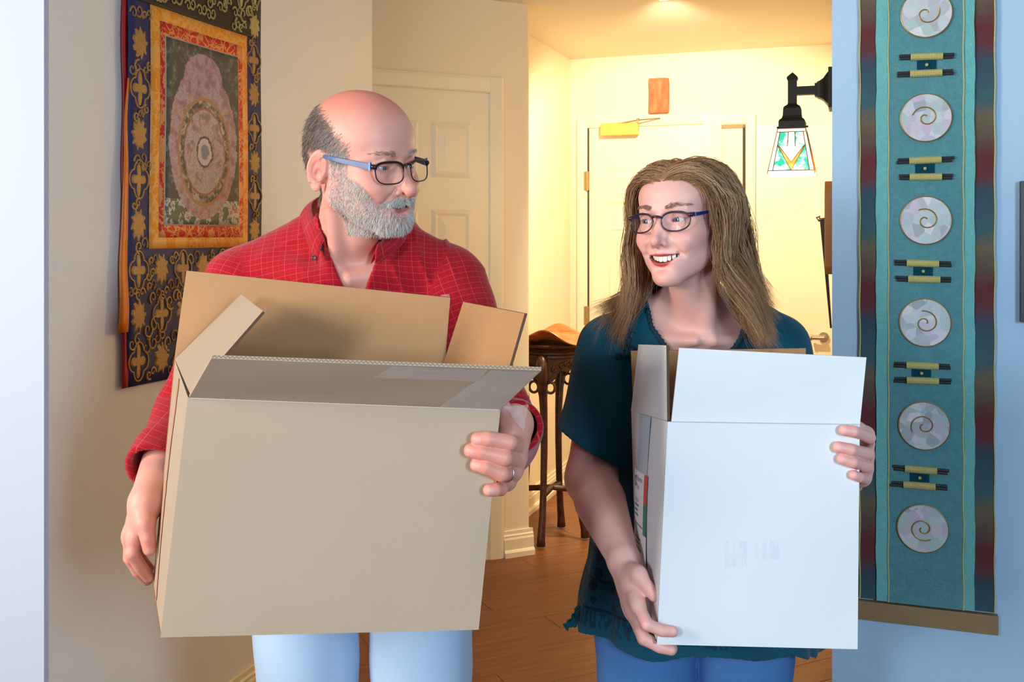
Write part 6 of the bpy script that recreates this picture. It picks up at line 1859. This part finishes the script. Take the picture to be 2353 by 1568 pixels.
chin = np.clip((-li[:, 2] - 0.075) / 0.03, 0, 1) * np.clip((-li[:, 1] - 0.02) / 0.05, 0, 1)
ln_ = 0.0065 + 0.0085 * chin + 0.003 * RNG.random(len(idx)); ist = stache[idx]
ln_[ist] = 0.009 + 0.003 * RNG.random(ist.sum()); ln_[side_b[idx]] = 0.006
comb = np.stack([0.35 * np.sign(li[:, 0]) * (1 - chin), 0.25 - 0.25 * chin, -1.0 + 0 * li[:, 0]], 1); comb[ist] = np.stack([0.7 * np.sign(li[ist, 0]), -0.15 + 0 * li[ist, 0], -0.8 + 0 * li[ist, 0]], 1)
cols = mixcol(len(idx), [lin(246, 242, 238), lin(226, 218, 210), lin(202, 186, 172), lin(176, 148, 128)], [0.5, 0.28, 0.14, 0.08])
short_hair('beard', man, MPOSE, mp, idx, ln_, comb.astype(np.float32), np.radians(24 + 20 * RNG.random(len(idx))), np.full(len(idx), 0.00021), cols, 4, 0.20)
def brows(person, pose, pts, q, cols, n, ln, rad):
    Lb = pts[2]; a = np.abs(Lb[:, 0])
    arc = 0.0215 + q * np.sin(np.clip((a - 0.012) / 0.042, 0, 1) * math.pi * 0.75)
    msk = (a > 0.012) & (a < 0.052) & (np.abs(Lb[:, 2] - arc) < 0.0036 * np.clip(1.25 - (a - 0.012) / 0.045, 0.25, 1)) & (Lb[:, 1] < -0.03)
    ix = pick(msk, n)
    cb = np.stack([np.sign(Lb[ix, 0]), 0.35 + 0 * ix, 0.35 - 12 * (np.abs(Lb[ix, 0]) - 0.02)], 1).astype(np.float32)
    short_hair('eyebrow', person, pose, pts, ix, ln + 0.3 * ln * RNG.random(n), cb, np.radians(14 + 14 * RNG.random(n)), np.full(n, rad), mixcol(n, cols, [0.5, 0.5]), 4, 0.15)
brows(man, MPOSE, mp, 0.003, [lin(176, 140, 124), lin(200, 180, 168)], 240, 0.008, 0.00022)

# --- woman
wp = body_points(woman, WPOSE)
brows(woman, WPOSE, wp, 0.005, [lin(150, 116, 100), lin(168, 134, 118)], 620, 0.0050, 0.00018)
L = wp[2]; y_, z_ = L[:, 1], L[:, 2]; ax_ = np.abs(L[:, 0])
zl_ = np.interp(y_, [-0.095, -0.070, -0.052, -0.030, -0.012, 0.010, 0.050, 0.10], [0.070, 0.064, 0.050, 0.030, 0.004, -0.010, -0.055, -0.06])
sm_ = (z_ > zl_) & ~((ax_ > 0.072) & (z_ < 0.02))
SKULL = lambda p: np.minimum(near(lambda q: head_field(WPOSE.inv(q), dict(WOMAN, ear=False)) * WPOSE.s, p, WPOSE.c, 0.17), np.minimum(smin(w_torso(p), w_neckf(p), 0.03) - 0.012, w_arm(p) - 0.022))
NG, NS = 1300, 42
wt = np.ones(len(L)); wt[np.abs(L[:, 0] - 0.004) < 0.02] = 2.2; wt *= np.where(z_ > 0.03, 1.6, 1.0)
gi = pick(sm_, NG, wt)
p = wp[0][gi].astype(np.float32); lp = L[gi]
sgn = np.where(lp[:, 0] > 0.004, 1.0, -1.0)
layer = 0.005 + 0.013 * RNG.random(NG)
drop = np.clip(0.25 + (lp[:, 1] + 0.09) * 3.0, 0.25, 0.9)
Dl = np.stack([sgn * 0.85, drop * 0.9, 0.28 + 0 * sgn], 1); D = WPOSE.dirf(Dl / np.linalg.norm(Dl, axis=1, keepdims=True)).astype(np.float32)
total = np.where(sgn > 0, 0.330, 0.350) + RNG.normal(0, 0.022, NG) - np.clip(0.06 - lp[:, 2], 0, 0.15) * 0.8 - np.clip(lp[:, 1], 0, 0.1) * 0.1
step = (total / (NS - 1)).astype(np.float32)
G = [p - wp[1][gi] * 0.002]
outw = WPOSE.dirf(np.stack([sgn, 0 * sgn + 0.15, 0 * sgn], 1)).astype(np.float32)
wave_ph = RNG.random(NG) * 6.28; clump = np.round(np.arctan2(lp[:, 1], lp[:, 0]) * 3)
for k in range(1, NS):
    u = k / (NS - 1)
    grav = np.array([0, 0, -1], np.float32)
    gw = np.clip(0.10 + 0.9 * (k / NS) * 1.6, 0, 0.55)
    D = D + grav * gw * 0.55 + outw * (0.05 if u < 0.35 else (0.035 if u < 0.7 else np.where(sgn > 0, 0.20, 0.10)[:, None]))
    wv = np.sin(u * 13 + clump * 0.8 + wave_ph * 0.12)[:, None]
    D = D + outw * wv * (0.05 + 0.11 * min(1, max(0, u - 0.3) * 3)) + np.array([0, -1, 0], np.float32) * np.cos(u * 8 + clump)[:, None] * 0.05
    D /= np.linalg.norm(D, axis=1, keepdims=True)
    p = p + D * step[:, None]
    d = SKULL(p); g, _ = grad(SKULL, p, 0.002)
    lay = (layer * min(1.0, k / 5))
    push = np.clip(lay - d, 0, 0.03)
    p = p + g * push[:, None]
    hit_ = push > 0.0005
    D[hit_] = D[hit_] - g[hit_] * np.minimum(0, (D[hit_] * g[hit_]).sum(1, keepdims=True))
    # far layers are held close to the head until the ears
    pull = np.clip(d - lay - 0.004, 0, 0.004) * (1.0 if u < 0.45 else 0.0)
    p = p - g * pull[:, None]
    G.append(p.copy())
G = np.stack(G, 1)
for _ in range(5):
    G[:, 1:-1] = 0.25 * G[:, :-2] + 0.5 * G[:, 1:-1] + 0.25 * G[:, 2:]
# children around each guide
NC = 7
ch = []
tpar = np.linspace(0, 1, NS)
for c in range(NC):
    off = RNG.normal(0, 1, (NG, 3)); off /= np.linalg.norm(off, axis=1, keepdims=True)
    rr_ = (0.0020 + 0.0085 * RNG.random(NG))[:, None, None] * (0.35 + 0.65 * np.sin(np.clip(tpar * 1.25, 0, 1) * math.pi * 0.62))[None, :, None]
    w2 = RNG.normal(0, 1, (NG, 3))[:, None, :] * (0.0009 * np.sin(tpar * 11 + RNG.random() * 6))[None, :, None]
    ch.append(G + off[:, None, :] * rr_ + w2)
fl_n = 120
S = np.concatenate(ch)
cols = mixcol(NG, [lin(182, 138, 98), lin(200, 160, 118), lin(152, 112, 78), lin(220, 186, 146)], [0.40, 0.30, 0.16, 0.14])
cols = np.tile(cols, (NC, 1)) * (1 + RNG.normal(0, 0.10, (len(S), 1)))
cols = np.clip(cols, 0.004, 1)
S = S[:, np.unique(np.r_[0, 1, 2, 4, np.round(np.linspace(6, NS - 1, 12)).astype(int)])]
hw_o = strands_mesh('hair', S, np.full(len(S), 0.00053) * (0.8 + 0.4 * RNG.random(len(S))), cols, M_HAIR, woman)
# a few stray flyaway hairs that stand off the outline
fi = RNG.choice(len(S), 150); FLY = S[fi] + (RNG.normal(0, 1, (150, 3))[:, None, :] * np.linspace(0, 0.016, S.shape[1])[None, :, None])
strands_mesh('flyaway_hair', FLY, np.full(150, 0.00022), cols[fi], M_HAIR, woman)
# scalp under the hair takes the hair colour
bo_ = [c for c in woman.children if c.name.split('.')[0] == 'body'][0]
n = len(bo_.data.vertices); co = np.empty(n * 3, np.float32); bo_.data.vertices.foreach_get('co', co); co = co.reshape(-1, 3)
lc = WPOSE.inv(co); a = bo_.data.attributes['Col']; cc = np.empty(n * 4, np.float32); a.data.foreach_get('color', cc); cc = cc.reshape(-1, 4)
zl2 = np.interp(lc[:, 1], [-0.095, -0.070, -0.052, -0.030, -0.012, 0.010, 0.050, 0.10], [0.070, 0.064, 0.050, 0.030, 0.004, -0.010, -0.055, -0.06])
mk_ = np.clip((lc[:, 2] - zl2 - 0.002) / 0.006, 0, 1) * (vlen(co - WPOSE.c) < 0.17) * ~((np.abs(lc[:, 0]) > 0.072) & (lc[:, 2] < 0.02)) * 1.0
cc[:, :3] = cc[:, :3] * (1 - mk_[:, None]) + np.array(lin(150, 114, 82)) * mk_[:, None]
a.data.foreach_set('color', cc.ravel())
bo_ = [c for c in man.children if c.name.split('.')[0] == 'body'][0]
n = len(bo_.data.vertices); co = np.empty(n * 3, np.float32); bo_.data.vertices.foreach_get('co', co); co = co.reshape(-1, 3)
lc = MPOSE.inv(co); a = bo_.data.attributes['Col']; cc = np.empty(n * 4, np.float32); a.data.foreach_get('color', cc); cc = cc.reshape(-1, 4)
zt2 = np.interp(lc[:, 1], [-0.02, 0.005, 0.04, 0.09, 0.12], [0.050, 0.070, 0.090, 0.100, 0.095]); zl3 = np.interp(lc[:, 1], [-0.02, 0.0, 0.035, 0.06, 0.12], [0.004, 0.020, 0.018, -0.062, -0.070])
mk_ = ((lc[:, 2] < zt2) & (lc[:, 2] > zl3) & (lc[:, 1] > -0.010) & (vlen(co - MPOSE.c) < 0.17) & ~((np.abs(lc[:, 0]) > 0.070) & (lc[:, 1] < 0.055) & (lc[:, 2] < 0.03))) * 0.55
cc[:, :3] = cc[:, :3] * (1 - mk_[:, None]) + np.array(lin(150, 132, 120)) * mk_[:, None]
a.data.foreach_set('color', cc.ravel())

# ------------------------------------------------------------------ eyeglasses and ring
def lens_mat():
    t = NT('eyeglass_lens'); t.base((0.25, 0.22, 0.24)); t.set(Roughness=0.02, Alpha=0.07); t.b.inputs['Specular IOR Level'].default_value = 0.8
    return t.m
M_LENS = lens_mat()
def superell(a, b, e, n=40, skew=0.0):
    out = []
    for w in np.linspace(0, 2 * math.pi, n, endpoint=False):
        c, s = math.cos(w), math.sin(w)
        x = a * math.copysign(abs(c) ** (2 / e), c); y = b * math.copysign(abs(s) ** (2 / e), s)
        x *= 1 + skew * (y / b)
        out.append((x, y))
    return out
def eyeglasses(pose, label, a, b, e, cx, yy, cz, mat_f, mat_t, mat_hi, r_top, r_bot, skew, bend, temple_h, ear_x=0.080, droop=0.0):
    root = thing('eyeglasses', label, 'eyeglasses', pose.fwd([[0, yy, 0]])[0])
    T = lambda p: pose.fwd(np.array([p]))[0]
    tilt = 0.10
    def pl(x, z): return (x, yy + 0.012 * (abs(x) / 0.06) ** 2 - z * -tilt * -1.0 * -1.0, z)      # front plane wraps a little and leans back at the bottom
    for s in (-1, 1):
        out = superell(a, b, e, 44, skew)
        ring = [T(pl(s * (cx + x), cz + y)) for x, y in out]
        rad = [(r_top if y > b * 0.35 else r_bot) * pose.s for x, y in out]
        MB().tube(ring + [ring[0]], rad + [rad[0]], 8, cap=False).build('rim', mat_f, root, smooth=True)
        lens = []
        n = len(out)
        V = [T(pl(s * cx, cz) + np.array((0, -0.0012, 0)))] + [T(pl(s * (cx + x * 0.985), cz + y * 0.985)) for x, y in out]
        MB().add(V, [(0, 1 + i, 1 + (i + 1) % n) for i in range(n)]).build('lens', M_LENS, root, smooth=True)
        # hinge block and temple arm
        hx = cx + a; hz = cz + b * 0.62
        h0 = np.array(pl(s * (hx - 0.002), hz)); h1 = np.array((s * (hx + 0.0045), yy + 0.0175, hz + 0.001))
        blk = [h0 + (0, -0.002, 0), h0 + (s * 0.004, 0.002, 0), h1]
        MB().tube([T(v) for v in blk], [0.0036 * pose.s, 0.0042 * pose.s, 0.0036 * pose.s], 8, flat=1.0).build('hinge', mat_f, root, smooth=True)
        ez = 0.012 - droop
        arm = crspline([h1, h1 + (s * 0.001, 0.010, 0.0), (s * (ear_x - 0.004), -0.020, (hz + ez) / 2 + 0.004), (s * ear_x, 0.018, ez + 0.004), (s * (ear_x + 0.001), 0.034, ez - 0.006), (s * ear_x, 0.046, ez - 0.028)], 30)
        V = []
        for k, pt in enumerate(arm):
            u = k / 29; hh = temple_h * (1.0 - 0.68 * min(1, u * 1.5)); th = 0.0014
            V += [T(pt + np.array((-th, 0, -hh))), T(pt + np.array((th, 0, -hh))), T(pt + np.array((th, 0, hh))), T(pt + np.array((-th, 0, hh)))]
        Fs = [(4 * k + j, 4 * k + (j + 1) % 4, 4 * k + 4 + (j + 1) % 4, 4 * k + 4 + j) for k in range(29) for j in range(4)] + [(3, 2, 1, 0), (116, 117, 118, 119)]
        tm = MB().add(V, Fs).build('temple', mat_t, root, bevel=0.0005)
        V = []
        for k in range(0, 5):
            pt = arm[k] + np.array((s * 0.0019, 0, 0)); hh = temple_h * 1.05
            V += [T(pt + np.array((-0.0004, 0, -hh))), T(pt + np.array((0.0004, 0, -hh))), T(pt + np.array((0.0004, 0, hh))), T(pt + np.array((-0.0004, 0, hh)))]
        MB().add(V, [(4 * k + j, 4 * k + (j + 1) % 4, 4 * k + 4 + (j + 1) % 4, 4 * k + 4 + j) for k in range(4) for j in range(4)] + [(3, 2, 1, 0), (16, 17, 18, 19)]).build('temple_plate', mat_hi, tm)
    bz = cz + b * bend
    ix = cx - a
    MB().tube([T(v) for v in crspline([pl(-ix - 0.001, bz), (-ix * 0.5, yy - 0.004, bz + 0.0025), (ix * 0.5, yy - 0.004, bz + 0.0025), pl(ix + 0.001, bz)], 12)], 0.0021 * pose.s, 8).build('bridge', mat_f, root, smooth=True)
    for s in (-1, 1):
        MB().tube([T((s * (ix + 0.0005), yy + 0.002, cz + 0.001)), T((s * (ix - 0.002), yy + 0.008, cz - 0.003)), T((s * (ix - 0.0022), yy + 0.010, cz - 0.008))], [0.0012, 0.002, 0.0022], 8).build('nose_pad', M_LENS, root, smooth=True)
    return root
def gloss(name, c, r=0.25): return plain(name, c, r, 0.08, 60, 0)
eyeglasses(MPOSE, 'black rectangular eyeglasses with blue temples worn by the bearded person', 0.0262, 0.0178, 3.0, 0.0350, -0.1030, -0.0065,
           gloss('frame_tortoise_black', lin(34, 26, 28)), gloss('temple_blue', lin(58, 92, 140)), gloss('temple_pale_blue', lin(128, 168, 214), 0.3), 0.0023, 0.0011, 0.05, 0.62, 0.0066, 0.0810)
eyeglasses(WPOSE, 'dark oval eyeglasses with navy blue temples worn by the long-haired person', 0.0252, 0.0168, 2.3, 0.0336, -0.0990, -0.0030,
           gloss('frame_plum', lin(52, 30, 50)), gloss('temple_navy', lin(18, 40, 110)), gloss('temple_sky', lin(84, 138, 210), 0.3), 0.0019, 0.0014, 0.06, 0.45, 0.0040, 0.0760)
rg = m_handL.f[2]; rcn = rg[0] * 0.30 + rg[1] * 0.70; rax = rg[1] - rg[0]; rax = rax / np.linalg.norm(rax)
e1 = np.cross(rax, (0, 0, 1)); e1 = e1 / np.linalg.norm(e1); e2 = np.cross(rax, e1)
tag(MB().tube([rcn + 0.0122 * (math.cos(w) * e1 + math.sin(w) * e2) for w in np.linspace(0, 2 * math.pi, 33)], 0.0014, 8, cap=False).build('finger_ring', plain('silver', lin(206, 200, 190), 0.2, 0.03, 50, 0, 1.0), smooth=True),
    'thin silver ring on the finger of the hand gripping the brown box', 'ring')
